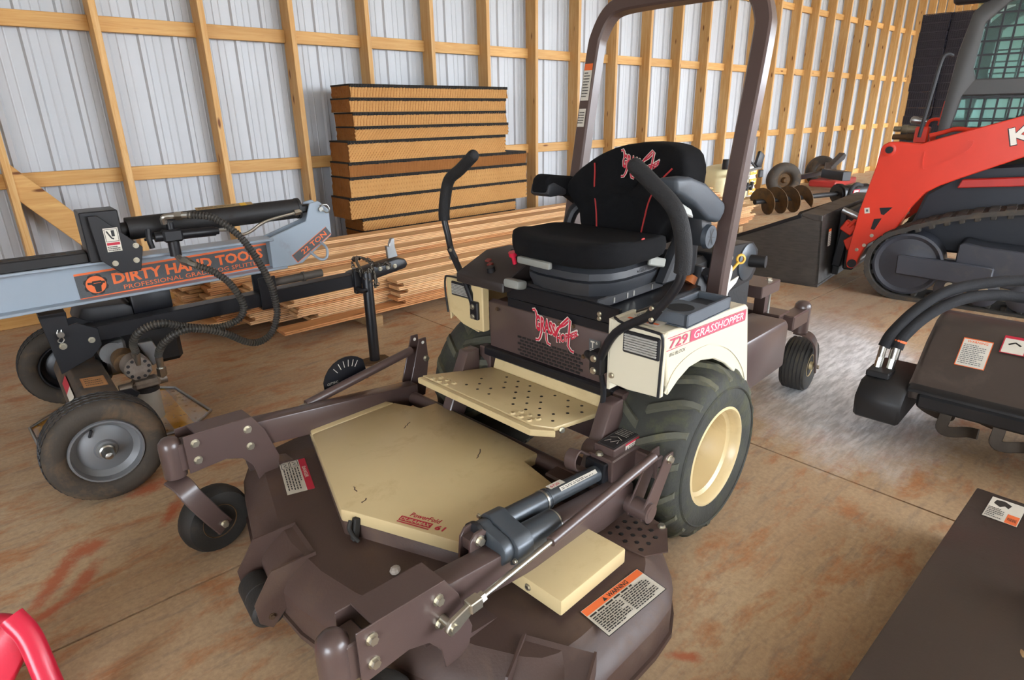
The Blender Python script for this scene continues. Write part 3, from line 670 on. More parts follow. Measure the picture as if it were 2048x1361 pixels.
# --- drive wheels
LUG = mat('worn_lug_rubber', '47463a', .8, 0, .18, 9, .4, 70, dirt='6a6648', da=.52, dscale=11)
def drive_wheel(yo, sgn):
    """yo outer face y; sgn -1: outer side faces -y"""
    R = .305; w = .30; yc = yo - sgn * w / 2; k = w / 2
    t = MB()
    prof = [(.160, .118), (.166, .142), (.20, .15), (.245, .146), (.275, .128), (.29, .09), (.295, .04), (.295, -.04), (.29, -.09), (.275, -.128), (.245, -.146), (.20, -.15), (.166, -.142), (.160, -.118)]
    t.lathe(prof, (0, yc, .297), (0, sgn, 0), 56, closed=True)
    ty = t.build('drive_tyre', RUBBERG, mw, ang=60)
    def rad(v):
        v = abs(v)
        for (r1, v1), (r2, v2) in zip(prof[6:3:-1] + prof[3:1:-1], prof[5:2:-1] + prof[2:0:-1]):
            if v1 <= v <= v2: return r1 + (r2 - r1) * (v - v1) / (v2 - v1)
        return .295 if v < .04 else .24
    lg = MB(); N = 17
    for s2 in (1, -1):
        for i in range(N):
            a0 = 2 * math.pi * (i + (0 if s2 > 0 else .5)) / N
            rs = []
            for q in range(7):
                v = .008 + q * .022; rr = rad(v); a = a0 - v * 2.0
                up = .015 if q < 5 else .010
                cr = []
                for da, h in ((-.055, -.004), (-.036, up), (.036, up), (.055, -.004)):
                    cr.append(V((rr + h) * math.cos(a + da), v * s2, (rr + h) * math.sin(a + da)))
                rs.append([V(c.x, yc + c.y, .297 + c.z) for c in cr])
            lg.rings(rs)
    tag(lg.build('tread_lugs', LUG, ty, ang=30), kind='stuff')
    ax = V(0, sgn, 0); c = V(0, yc, .297)
    rm = MB(); rm.lathe([(.172, .134), (.170, .143), (.162, .145), (.155, .137), (.150, .112), (.138, .104), (.134, .05), (.126, .038), (.121, -.03), (.108, -.055), (.05, -.065), (.045, -.04), (.02, -.038), (.0005, -.038)], c, ax, 44, cap='last')
    rm.build('rim', CREAM if sgn > 0 else CREAM, ty, ang=30)
    v_ = MB().cyl(c + V(.105, sgn * -.04, .03), c + V(.10, sgn * -.005, .03), .007, n=10).build('valve_stem', BLACK, ty)
    bead = MB(); bead.lathe([(.232, .1485), (.236, .152), (.24, .1475)], c, ax, 56, closed=True); bead.build('sidewall_ring', RUBBERG, ty)
    return ty
dw = drive_wheel(-.57, -1); drive_wheel(.57, 1)
ctext = lambda rr, a: V(rr * math.cos(a), -.5705, .297 + rr * math.sin(a))
# --- seat
MGREY = mat('mid_grey_plastic', '84857f', .5, 0, .06, 10)
pl = MB().bx(-.20, .30, -.30, .19, .70, .735, .003).bx(-.205, -.19, -.30, .19, .735, .79, .003).bx(-.19, .30, -.298, .188, .735, .762, .003).build('seat_platform', BLACKP, mw)
for z in (.76, .745): bolt(pl, (-.205, -.225, z), (-1, 0, 0), .006, .004)
sb = MB(); SY = -.045
sb.bx(-.195, .19, SY - .165, SY + .165, .765, .80, .004)
sb2 = MB(); sb2.rings([[V(x, y, z) for x, y in roundpoly([(-.20 - e, SY - .175 - e), (.20 + e, SY - .175 - e), (.20 + e, SY + .175 + e), (-.20 - e, SY + .175 + e)], 2)] for e, z in ((-.015, .795), (.0, .80), (.012, .83), (.014, .845), (.004, .848), (.012, .853), (.01, .875), (-.01, .895))])
sb.build('seat_rail', BLACK, mw); so = sb2.build('suspension_base', SEATG, mw, ang=30)
sr = MB()
for i in (1, 3, 4, 7): sr.bx(-.15 + i * .037, -.142 + i * .037, SY - .1665, SY - .1645, .772, .79)
tag(sr.build('rail_slots', STEEL, so), kind='stuff')
decal('seat_maker_print', so, (-.02, SY - .1885, .856), (1, 0, 0), (0, -.05, 1), [('t', 'GRAMMER', .02, 0, .10, .014, BLACK, .02), ('p', [(.005, .005), (.009, 0), (.013, .005), (.009, .013)], BLACK)])
MB().box((-.225, .125, .80), (.05, .075, .032), (0, 10, 0), .010, 2).build('weight_knob', MGREY, mw)
MB().box((-.262, .0, .90), (.02, .15, .024), (0, 0, -4), .006, 2).build('seat_slide_handle', MGREY, mw)
MB().box((.06, -.255, .885), (.10, .012, .03), (0, 14, 0), .004).build('seat_lever', MGREY, mw)
cu = MB()
def slab(mb, x0, x1, y0, y1, z0, z1, f):
    """soft cushion: rounded outline rings with a top profile f(x,y)"""
    for e, t in (): pass
    P = roundpoly([(x0, y0), (x1, y0), (x1, y1), (x0, y1)], 3); cx, cy = (x0 + x1) / 2, (y0 + y1) / 2
    rs = []
    for k, t in ((.90, 0), (.97, .12), (1, .4), (1, .65), (.985, .85), (.94, .96), (.82, 1.0), (.5, 1.0), (.15, 1.0)):
        rs.append([V(cx + (x - cx) * k, cy + (y - cy) * k, 0) for x, y in P]); z = []
        for v in rs[-1]: v.z = z0 + (z1 - z0) * t + (f(v.x, v.y) if t > .3 else 0) * t
    mb.rings(rs)
slab(cu, -.265, .17, -.285, .185, .902, .968, lambda x, y: .022 * max(0, 1 - abs(x + .21) / .12) + .03 * (abs(y + .05) / .235) ** 4 - .012)
co = cu.build('seat_cushion', FABRIC, mw, ang=60)
stitch = mat('red_stitching', 'a02828', .7)
MB().box((-.05, -.268, .978), (.016, .003, .006), (0, 0, 0), .001).build('seat_tag', stitch, co)
# backrest: outline in (y,z), leaning
BO = [(.13, .90), (.155, .95), (.165, 1.0), (.215, 1.06), (.225, 1.10), (.19, 1.15), (.12, 1.205), (.04, 1.24), (-.08, 1.256), (-.19, 1.25), (-.25, 1.225), (-.275, 1.17), (-.275, 1.10), (-.255, 1.03), (-.20, .97), (-.185, .90)]
BO = roundpoly(BO, 1); cy_, cz_ = -.03, 1.08
rs = []
for k, t in ((.80, -.06), (.93, -.058), (.985, -.045), (1, -.02), (1, .02), (.985, .04), (.94, .052), (.8, .055), (.45, .040), (.1, .034)):
    rs.append([V(.225 + (z - .9) * .16 - t + .05 * ((y - cy_) / .25) ** 2 * -1 * (1 if t > 0 else 0), cy_ + (y - cy_) * k, cz_ + (z - cz_) * k) for y, z in BO])
bkr = MB().rings(rs).build('seat_backrest', FABRIC, mw, ang=60)
bf = lambda y, z: .225 + (z - .9) * .16 - .0485 - .05 * ((y + .03) / .25) ** 2
for PP in (((.065, .93), (.075, 1.0), (.095, 1.09), (.10, 1.15), (.105, 1.18)), ((-.12, .93), (-.135, 1.0), (-.155, 1.07), (-.185, 1.13), (-.225, 1.175))): MB().tube([(.225 + (z - .9) * .16 - .053 - .05 * (min(1, (.62 if y < 0 else .72) + (z - .93) * (2.6 if y < 0 else .6))) ** 2, y, z) for y, z in PP], .003, 6).build('seat_piping', stitch, bkr)
hopper(bkr, (.196, .012, 1.085), (-.03, -1, 0), (.12, 0, 1), .17, bgm=FABRIC)
# armrests
MB().prism([(.045, 1.075), (.055, 1.125), (.08, 1.14), (.20, 1.125), (.335, 1.10), (.335, 1.0), (.30, 1.0), (.22, 1.045), (.07, 1.065)], 'y', .225, .305, .014, 3).build('armrest', FABRIC, mw, ang=60)
MB().prism([(.05, 1.07), (.06, 1.105), (.09, 1.11), (.16, 1.08), (.16, 1.06), (.07, 1.058)], 'y', .22, .31, .006, 2).build('armrest_tip', DGREY, mw)
ar = MB().prism([(-.02, 1.165), (.07, 1.163), (.17, 1.135), (.31, 1.06), (.315, 1.03), (.28, .995), (.20, 1.015), (.10, 1.075), (.03, 1.105), (-.015, 1.12)], 'y', -.355, -.285, .014, 3).build('armrest', GREYPL, mw, ang=60)
MB().prism([(.03, 1.09), (.10, 1.06), (.12, 1.03), (.06, 1.05)], 'y', -.345, -.30, .004).build('armrest_latch', LGREY, ar)
MB().box((.255, -.295, .98), (.07, .06, .12), (0, -15, 0), .012, 2).build('recliner_cover', DGREY, mw)
rd = MB().cyl((.252, -.325, .95), (.252, -.342, .95), .042, .039, n=28).build('recline_knob', GREYPL, mw)
decal('knob_mark', rd, (.252, -.3425, .95), (1, 0, 0), (0, 0, 1), [('l', [(-.018, -.026), (.014, .026)], .003, INK), ('l', [(.012, -.028), (-.012, .024)], .003, INK), ('l', [(-.022, .004), (.022, -.004)], .002, INK), ('l', [(-.002, -.03), (.001, .03)], .002, INK)])
MB().prism([(.09, .80), (.16, .90), (.22, .97), (.30, .97), (.30, .80)], 'y', -.27, -.225, .008).build('seat_side_frame', DGREY, mw)
MB().tube([(.16, .20, .88), (.18, .23, .92), (.2, .22, .99), (.22, .18, 1.03)], .022, 10).build('seat_belt_reel', BLACK, mw)
# --- steering levers
def lever(P, grip_n, base_to):
    o = MB().tube(P, .0125, 12, 6).build('steering_lever', BLACKP, mw)
    Q = catmull(P, 6)[:grip_n]; MB().tube(Q, .0215, 14, 1).sph(Q[0], .021).build('foam_grip', FOAM, o)
    q = Vector(P[-3]); MB().box(q, (.014, .036, .06), (35 if base_to > 0 else -35, 0, 0), .006).build('lever_joint', BLACKP, o)
    for d in (-.015, .015): bolt(o, q + V(-.008, .0, d), (-1, 0, 0), .0055, .004)
    e = Vector(P[-1]); bk_ = MB().bx(e.x - .012, e.x + .03, e.y - .022, e.y + .022, e.z - .03, e.z + .04, .004).cyl(e + V(.0, 0, .005), e + V(.03, base_to, .01), .012).build('lever_base', BLACKP, o)
    for d in (-.018, .02): bolt(o, e + V(-.012, .004, d), (-1, 0, 0), .008, .005)
lever([(-.20, .347, 1.218), (-.20, .42, 1.168), (-.20, .484, 1.128), (-.20, .512, 1.06), (-.20, .525, .987), (-.20, .508, .92), (-.21, .474, .855), (-.225, .382, .75), (-.235, .325, .66)], 26, -.03)
lever([(-.33, -.413, 1.223), (-.33, -.471, 1.18), (-.33, -.534, 1.127), (-.33, -.562, 1.06), (-.33, -.569, .991), (-.33, -.555, .931), (-.335, -.496, .85), (-.34, -.384, .771), (-.335, -.318, .655)], 27, .06)
MB().tube([(-.33, -.325, .65), (-.30, -.32, .55), (-.29, -.30, .45), (-.31, -.29, .38)], .009, 8).build('wiring_loom', BLACK, mw)
# --- control console and cup tray
HOLE = mat('deep_black', '050505', .9)
cs = MB().prism([(-.255, .765), (-.255, .80), (-.10, .862), (.03, .862), (.03, .765)], 'y', .155, .405, .004).build('control_console', mat('console_brown', '2c2523', .5, 0, .1, 8, .1, 200), mw)
cb = MB(); SL = V(.155, 0, .062).normalized()
for y, k in ((.33, .105), (.30, .085)): cb.box(V(-.255, y, .802) + SL * k, (.018, .022, .008), (0, -21.8, 0), .002)
cb.build('rocker_switch', mat('dark_red_plastic', '6a2420', .4), cs)
MB().cyl(V(-.255, .26, .80) + SL * .05, V(-.255, .26, .80) + SL * .05 + V(-.006, 0, .018), .015, n=14).build('ignition_knob', BLACK, cs)
kn = V(-.255, .205, .80) + SL * .12
MB().cyl(kn, kn + V(-.008, 0, .03), .008).cyl(kn + V(-.008, 0, .03), kn + V(-.012, 0, .045), .015, n=16).build('pto_knob', REDPL, cs)
MB().box(V(-.08, .245, .875), (.05, .05, .02), (0, 0, 15), .004).cyl((-.05, .22, .87), (-.03, .2, .90), .01).build('throttle_lever', BLACK, cs)
TRAYG = mat('tray_grey_plastic', '4e545b', .5, 0, .06, 10, .08, 300)
tr = MB()
tr.bx(-.25, .0, -.552, -.44, .797, .80); tr.bx(-.25, .0, -.552, -.538, .80, .835, .003); tr.bx(-.25, 0, -.454, -.44, .80, .835, .003); tr.bx(-.014, 0, -.552, -.44, .80, .835, .003); tr.bx(-.25, -.242, -.552, -.44, .80, .835, .003); 
tr.bx(-.247, -.125, -.549, -.443, .80, .8345)
tro = tr.build('cup_tray', TRAYG, mw)
MB().cyl((-.195, -.497, .8346), (-.195, -.497, .8352), .038, n=26).build('cup_hole', HOLE, tro)
MB().bx(-.124, -.015, -.5375, -.4545, .8005, .816).build('tray_liner', DGREY, tro)
# --- roll bar
path = [(.33, -.345, .66), (.33, -.345, .80), (.405, -.345, 1.20), (.475, -.345, 1.56), (.492, -.335, 1.645), (.503, -.30, 1.71), (.508, -.245, 1.738), (.51, -.12, 1.745), (.51, .12, 1.745), (.508, .245, 1.738), (.503, .30, 1.71), (.492, .335, 1.645), (.475, .345, 1.56), (.405, .345, 1.20), (.33, .345, .80), (.33, .345, .66)]
rp = MB().sweep(path, rsq(.058, .058, .007, 1), up=(1, 0, -.2), sub=4).build('roll_bar', BROWN, mw, ang=32)
decal('roll_bar_decal', rp, (.405, .335, 1.40), (0, -1, 0), (.19, 0, 1), [('r', -.024, 0, .016, .14, PAPER), ('r', -.024, .115, .016, .14, ORNG)] + lines(-.02, .01, .012, .11, 9, INK, .4, 21))
decal('roll_bar_decal', rp, (.385, .335, 1.30), (0, -1, 0), (.19, 0, 1), [('r', -.022, 0, .012, .07, PAPER)] + lines(-.02, .01, .01, .06, 5, INK, .4, 22))
# --- engine and rear frame
MB().bx(.30, .95, -.20, .24, .40, .66, .02).bx(.40, .62, -.16, .16, .66, .80, .02).build('engine_block', BLACKM, mw)
MB().cyl((.46, -.05, .70), (.46, -.05, .86), .12, n=28).build('engine_shroud', BLACK, mw)
MB().box((.38, -.22, .74), (.10, .10, .14), (0, 20, 0), .02, 2).box((.45, -.25, .70), (.06, .08, .10), (0, -20, 0), .015).tube([(.36, -.28, .80), (.40, -.28, .76), (.44, -.27, .73), (.46, -.24, .66)], .018).build('air_intake', DGREY, mw)
MB().cyl((.30, -.245, .765), (.315, -.25, .79), .026, .022, n=16).build('filler_cap', mat('orange_plastic', 'c8743c', .4), mw)
mf = MB().prism([(.60, .62), (.60, .815), (.66, .835), (.93, .815), (.985, .775), (.985, .68), (.95, .64)], 'y', -.20, .20, .004).build('muffler_box', BLACKP, mw)
mp = MB().lathe([(.082, 0), (.080, .006), (.06, .012), (.03, .014), (.0005, .014)], (.875, -.20, .735), (0, -1, 0), 30).build('muffler_cap', ACTG, mf)
MB().cyl((.885, -.20, .74), (.90, -.275, .742), .027, n=18).cyl((.8999, -.2745, .742), (.9001, -.2755, .742), .021, n=16).build('exhaust_stub', BLACKM, mf)
bolt(mf, (.72, -.20, .78), (0, -1, 0), .009, .005)
dsk = MB().lathe([(.013, -.005), (.02, -.004), (.022, 0), (.02, .004), (.013, .005), (.012, 0)], (.662, -.27, .794), (-.55, -.8, .1), 20, closed=True).cyl((.647, -.268, .782), (.60, -.262, .755), .006).build('dipstick_handle', YELL, mw)
MB().tube([(.60, -.262, .755), (.57, -.258, .72), (.56, -.25, .66)], .003, 6).build('dipstick', STEEL, mw)
MB().tube([(.52, -.28, .70), (.505, -.28, .75), (.52, -.28, .785), (.545, -.28, .785), (.55, -.28, .755), (.535, -.28, .72), (.53, -.28, .66)], .011, 8).prism([(.50, .70), (.545, .725), (.62, .735), (.60, .712), (.545, .69), (.52, .66)], 'y', -.29, -.284, .001).build('white_strap', WHITE, mw)
MB().prism([(.30, .30), (.30, .56), (.74, .56), (.77, .53), (.77, .35), (.48, .345), (.44, .30)], 'y', -.455, -.30, .012, 2).build('hydraulic_tank', BROWN, mw)
MB().bx(.44, .452, -.45, -.31, .32, .545, .004).build('tank_guard', BLACKP, mw)
MB().bx(.40, 1.15, -.28, -.20, .36, .44, .006).bx(.40, 1.15, .20, .28, .36, .44, .006).bx(1.08, 1.2, -.30, .32, .37, .46, .006).build('rear_frame', BROWN, mw)
bm_ = MB().bx(1.0, 1.20, -.235, .30, .545, .60, .004).build('rear_bumper', BROWN, mw)
bolt(bm_, (1.15, -.20, .60), (0, 0, 1), .012, .01)
for y0_ in (-.22, .17): MB().bx(1.08, 1.12, y0_, y0_ + .05, .42, .55).build('bumper_post', BROWN, mw)
MB().cyl((1.15, -.21, .42), (1.15, -.21, .55), .008).build('bumper_rod', STEEL, mw)
for y in (-.315, .33):
    MB().bx(1.12, 1.30, y - .035, y + .035, .385, .455, .006).build('caster_arm', BROWN, mw)
    MB().lathe([(.038, .33), (.038, .455), (.035, .47), (.025, .482), (.008, .487)], (1.31, y, 0), (0, 0, 1), 22).build('spindle_tube', BROWN, mw)
    caster(1.31, y, 4, .135, .13, CREAM, RUBBER, .33, 6)
pebble = MB().sph((0, 0, .012), .014, 9, 6, (1.1, .9, .9)).build('pebble', mat('grey_stone', '9a8f84', .85, 0, .2, 30, .4, 60), ang=20)
pebble.location = (1.62806 + (-1.0 * math.cos(math.radians(3)) + .185 * math.sin(math.radians(3))), 1.41715 + (-1.0 * math.sin(math.radians(3)) - .185 * math.cos(math.radians(3))), .2275); tag(pebble, 'small grey stone lying on the brown cutting deck', 'stone')
# ------------------------------------------------------------------ towable log splitter
ls = thing('log_splitter', 'grey and black towable log splitter with orange lettering on its beam', 'log splitter', (.10, 3.17, 0), -2)
def road_wheel(y, sgn, rim, parent):
    c = V(.15, y, .202); ax = V(0, sgn, 0); r = .202; k = .066
    t = MB().lathe([(.118, k * .75), (.135, k * 1.0), (.165, k * 1.08), (.185, k * .98), (.196, k * .8), (.2, k * .35), (.2, -k * .35), (.196, -k * .8), (.185, -k * .98), (.165, -k * 1.08), (.135, -k), (.118, -k * .75)], c, ax, 48, closed=True).build('wheel_tyre', RUBBERT, parent, ang=60)
    g = MB()
    for h in (-.6, -.2, .2, .6):
        P = []
        for i in range(96):
            a = 2 * math.pi * i / 96; hh = h * k + (.003 if i % 2 else -.003)
            P.append(c + V(.2005 * math.cos(a) * (1 if abs(h) < .5 else .992), sgn * hh, .2005 * math.sin(a) * (1 if abs(h) < .5 else .992)))
        g.tube(P, .0028, 5, 1, loop=True)
    tag(g.build('tread_groove', INK, t), kind='stuff')
    w = MB().lathe([(.124, k * .80), (.121, k * .95), (.115, k * .95), (.110, k * .55), (.09, k * .30), (.07, k * .45), (.04, k * .55), (.035, k * .7), (.0005, k * .7)], c, ax, 40, cap='last').build('wheel_rim', rim, t, ang=28)
    MB().lathe([(.026, k * .7), (.026, k * .95), (.021, k * 1.0), (.019, k * 1.35), (.013, k * 1.6), (.001, k * 1.68)], c, ax, 22).build('hub_cap', STEEL, t)
    MB().box(c + V(-.035, sgn * k * .5, .075), (.008, .012, .03), (0, 25, 0), .002).build('valve_stem', BLACK, t)
RUBBERT = mat('dusty_tyre_rubber', '3c352d', .8, 0, .15, 9, .2, 90, dirt='80664a', da=.5, dscale=6)
GREYRIM = mat('grey_rim_paint', '77787a', .42, .2, .06, 6, .04, 100, dirt='6a5f52', da=.36)
road_wheel(-.605, -1, GREYRIM, ls); road_wheel(.505, -1, BLACKP, ls)
MB().cyl((.15, -.57, .202), (.15, .48, .202), .022).build('axle', BLACKP, ls)
# reservoir / axle box with reflector
bx_ = MB().prism([(.255, .325), (.135, .335), (.085, .23), (.10, .17), (.26, .17)], 'y', -.40, .38, .006).build('oil_tank', DUSTY, ls)
MB().prism([(.10, .34), (.145, .335), (.30, .325), (.325, .30), (.30, .27), (.10, .28)], 'y', -.412, -.402, .002).build('tank_end_plate', BLACKP, ls)
decal('tank_label', bx_, (.15, -.30, .3345), (1, 0, -.09), (0, 1, 0), [('r', 0, 0, .085, .13, mat('brown_label', 'b07a4c', .6)), ('r', .004, .004, .081, .126, mat('tan_label', 'c08c5c', .6))] + lines(.01, .01, .075, .12, 4, INK, .25, 31))
decal('reflector', bx_, (.108, .03, .29), (0, -1, 0), (.43, 0, .90), [('r', 0, -.03, .16, .01, REDI), ('r', .16, -.03, .30, .01, PAPER)])
# uprights and tongue
up = MB()
for y in (-.065, .055): up.prism([(.075, .60), (.172, .60), (.168, .54), (.20, .545), (.268, .505), (.268, .43), (.225, .385), (.10, .335), (.095, .40)], 'y', y, y + .010, .002)
up.bx(.078, .17, -.065, .065, .585, .602, .002)
upo = up.build('beam_cradle', BLACKP, ls)
bolt(upo, (.131, -.065, .457), (0, -1, 0), .011, .010); bolt(upo, (.235, -.065, .46), (0, -1, 0), .010, .010)
MB().cyl((.133, -.09, .513), (.133, -.06, .513), .013, n=14).tube([(.128, -.082, .535), (.122, -.085, .52), (.135, -.085, .508), (.118, -.085, .49), (.128, -.085, .478), (.14, -.085, .49), (.134, -.085, .51), (.14, -.082, .533)], .0022, 6).build('hitch_pin', STEEL, upo)
MB().prism([(.18, .437), (1.50, .457), (1.50, .528), (.18, .508)], 'y', -.04, .04, .004).build('tongue', BLACKP, ls)
cl = MB().bx(.975, 1.06, -.055, -.043, .435, .60, .003).bx(.975, 1.06, .043, .055, .435, .60, .003).bx(.975, 1.06, -.055, .055, .435, .447).build('beam_rest', BLACKP, ls)
# main I-beam
MB().bx(-.80, 1.075, -.006, .006, .617, .777).build('beam_web', SPLG, ls)
MB().bx(-.80, 1.08, -.062, .062, .777, .789, .003).build('beam_top_flange', SPLG, ls)
MB().prism([(-.80, .605), (1.13, .628), (1.13, .640), (-.80, .617)], 'y', -.062, .062, .003).build('beam_bottom_flange', SPLG, ls)
ra = MB().bx(-.80, .30, -.05, .05, .789, .832, .004).build('log_rail', BLACKM, ls)
hl = MB()
for i in range(28): hl.bx(-.70 + i * .035, -.682 + i * .035, -.02, .0, .8315, .8335)
tag(hl.build('rail_slots', DUSTY, ra), kind='stuff')
# decal on web
D0 = V(.238, -.0065, .624); DU = V(.82, 0, .022); DW = V(-.003, 0, .11)
CH = mat('charcoal_print', '4a4c4e', .5, 0, .1, 200)
dl = [('r', 0, 0, .82, .116, ORNG), ('r', 0, .008, .82, .107, CH), ('t', 'DIRTY HAND TOOLS', .135, .045, .66, .050, ORNG, .035), ('t', 'DIRTY HAND TOOLS', .1375, .0475, .655, .045, CH, -.012), ('t', 'PROFESSIONAL GRADE LOG SPLITTER', .17, .015, .61, .020, ORNG, .0)]
dl = dl[:3] + [dl[4]]
gear = []
for i in range(24):
    a = 2 * math.pi * i / 24; rr = .047 if i % 3 else .040
    gear.append((.07 + rr * math.cos(a), .058 + rr * math.sin(a)))
dl += [('p', gear, INK), ('p', [(.07 + .038 * math.cos(2 * math.pi * i / 28), .058 + .038 * math.sin(2 * math.pi * i / 28)) for i in range(28)], ORNG), ('p', [(.064, .024), (.084, .024), (.088, .05), (.096, .058), (.092, .074), (.058, .074), (.054, .058), (.062, .05)], INK), ('l', [(.04, .066), (.06, .064)], .010, INK), ('l', [(.09, .066), (.105, .064)], .010, INK), ('l', [(.062, .064), (.09, .064)], .002, ORNG)]
decal('brand_decal', ls, D0, DU, DW, dl)
# end plates with cylinder pin
ep = MB(); EP = [(1.06, .63), (1.215, .64), (1.30, .70), (1.392, .765), (1.392, .90), (1.34, .947), (1.292, .94), (1.262, .852), (1.06, .79)]
ep.prism(EP, 'y', -.045, -.035, .002); ep.prism(EP, 'y', .035, .045, .002)
epo = ep.build('end_plate', SPLG, ls)
decal('tonnage_decal', epo, (1.19, -.0458, .645), V(.20, 0, .125), V(-.125, 0, .20), [('r', 0, 0, .235, .050, ORNG), ('r', .003, .003, .235, .047, CH), ('t', '22 TON', .05, .012, .165, .027, ORNG, .02)])
MB().tube([(1.325, -.04, .735), (1.335, -.09, .71), (1.325, -.11, .67), (1.30, -.11, .655), (1.28, -.09, .665), (1.265, -.045, .69)], .007, 8, 5).build('pin_handle', SPLG, epo)
MB().cyl((1.345, -.06, .905), (1.345, .06, .905), .012).tube([(1.335, -.065, .92), (1.35, -.07, .93), (1.375, -.07, .925), (1.385, -.07, .90), (1.37, -.068, .885), (1.35, -.066, .90)], .003, 6).build('clevis_pin', STEEL, epo)
# wedge block
wk = MB(); wk.bx(.30, .44, -.075, .075, .79, 1.0, .004)
for y in (-.098, .088): wk.prism([(.325, .985), (.36, .985), (.50, .835), (.475, .735), (.40, .735), (.335, .80)], 'y', y, y + .01, .002)
wko = wk.build('push_block', BLACKP, ls)
decal('pinch_decal', wko, (.365, -.0985, .828), (1, 0, 0), (0, 0, 1), [('r', 0, 0, .06, .105, INK), ('r', .003, .003, .057, .102, PAPER), ('r', .006, .045, .054, .098, INK), ('r', .008, .047, .052, .096, PAPER), ('l', [(.014, .09), (.028, .06), (.036, .056)], .006, INK), ('r', .03, .066, .042, .092, INK), ('r', .006, .030, .054, .041, REDI)] + lines(.006, .005, .054, .027, 3, INK, .5, 33))
for x, z in ((.385, .78), (.465, .782), (.475, .845)): bolt(wko, (x, -.098, z), (0, -1, 0), .009, .007)
# cylinder, valve, pipes, hoses
MB().cyl((.47, 0, .905), (1.24, 0, .915), .049, n=28).cyl((1.235, 0, .915), (1.25, 0, .915), .052, n=28).cyl((.44, 0, .904), (.48, 0, .905), .03).build('hydraulic_cylinder', BLACKM, ls)
MB().box((1.29, 0, .912), (.09, .05, .04), (0, 0, 0), .008).build('cylinder_clevis', BLACKP, ls)
decal('cylinder_label', ls, (.86, -.02, .957), V(1, 0, .012), V(0, 1, .35), [('r', -.1, 0, .16, .03, mat('faded_label', '9a8058', .6)), ('r', .10, 0, .13, .03, YELL)] + lines(-.09, .004, .09, .026, 3, INK, .3, 34))
va = MB().bx(.58, .66, -.14, -.08, .845, .90, .008).cyl((.55, -.11, .872), (.80, -.11, .868), .022, n=16).cyl((.80, -.11, .868), (.815, -.11, .868), .017).cyl((.62, -.11, .78), (.62, -.11, .85), .024).cyl((.62, -.11, .90), (.62, -.11, .93), .016).build('control_valve', BLACKP, ls)
MB().tube([(.53, -.12, .91), (.525, -.13, .87), (.53, -.13, .83)], .012, 8).cyl((.51, -.105, .865), (.56, -.108, .87), .006).build('valve_handle', BLACKP, ls)
fit = MB().tube([(.60, -.11, .925), (.60, -.115, .95), (.63, -.125, .955), (.70, -.17, .958)], .014, 10, 4).build('hose_fitting', STEEL, ls)
MB().cyl((.645, -.13, .956), (.67, -.145, .957), .02, n=6).build('fitting_nut', STEEL, ls)
MB().tube([(.62, -.11, .79), (.63, -.14, .765), (.65, -.18, .755), (.68, -.22, .74)], .014, 10, 4).cyl((.635, -.15, .762), (.655, -.18, .754), .02, n=6).build('hose_fitting', STEEL, ls)
MB().tube([(.81, -.10, .868), (.86, -.10, .862), (.91, -.10, .835), (.96, -.09, .84), (1.02, -.08, .87), (1.08, -.07, .885), (1.19, -.06, .90), (1.24, -.05, .905)], .0075, 10, 6).build('steel_pipe', STEEL, ls)
MB().cyl((1.20, -.058, .902), (1.23, -.053, .905), .016, n=6).build('fitting_nut', STEEL, ls)
HOSE = mat('dusty_hose_rubber', '2a2723', .7, 0, .15, 10, .1, 80, dirt='5a4a38', da=.45)
HOSEG = mat('dusty_hose_guard', '3a3630', .6, 0, .15, 10, .1, 80, dirt='6e6252', da=.5)
def hose(P, r, parent, coil=True, wm=None):
    o = MB().tube(P, r * .80, 12, 7).build('hydraulic_hose', HOSE, parent)
    if coil:
        Q = catmull(P, 24); L = [0]
        for a, b in zip(Q, Q[1:]): L.append(L[-1] + (b - a).length)
        n = int(L[-1] / .0125); g = MB(); j = 0; upv = None
        for i in range(n + 1):
            d = i * L[-1] / n
            while j < len(L) - 2 and L[j + 1] < d: j += 1
            t = (Q[j + 1] - Q[j]); p = Q[j] + t * ((d - L[j]) / max(t.length, 1e-6)); t.normalize()
            g.lathe([(r * .75, -.0038), (r * 1.08, -.0028), (r * 1.08, .0028), (r * .75, .0038)], p, t, 10)
        tag(g.build('spiral_guard', HOSEG, o), kind='stuff')
    return o
hose([(.372, -.17, .40), (.365, -.22, .455), (.385, -.25, .50), (.43, -.26, .525), (.485, -.27, .53), (.55, -.26, .50), (.614, -.25, .475), (.70, -.25, .455), (.784, -.25, .466), (.825, -.25, .505), (.825, -.25, .56), (.785, -.25, .65), (.73, -.24, .71), (.67, -.215, .745)], .0155, ls)
hose([(.455, -.17, .36), (.453, -.25, .41), (.475, -.28, .45), (.53, -.30, .485), (.60, -.30, .485), (.713, -.29, .436), (.80, -.28, .37), (.87, -.26, .345), (.935, -.25, .37), (.972, -.25, .44), (.979, -.25, .51), (.96, -.25, .64), (.89, -.25, .81), (.83, -.24, .895), (.77, -.21, .945), (.69, -.165, .959)], .0155, ls)
MB().cyl((.372, -.165, .40), (.372, -.155, .335), .016, n=14).build('hose_fitting', STEEL, ls)
MB().cyl((.455, -.168, .36), (.455, -.155, .25), .015, n=14).cyl((.455, -.165, .30), (.455, -.16, .26), .02, n=6).build('hose_fitting', STEEL, ls)
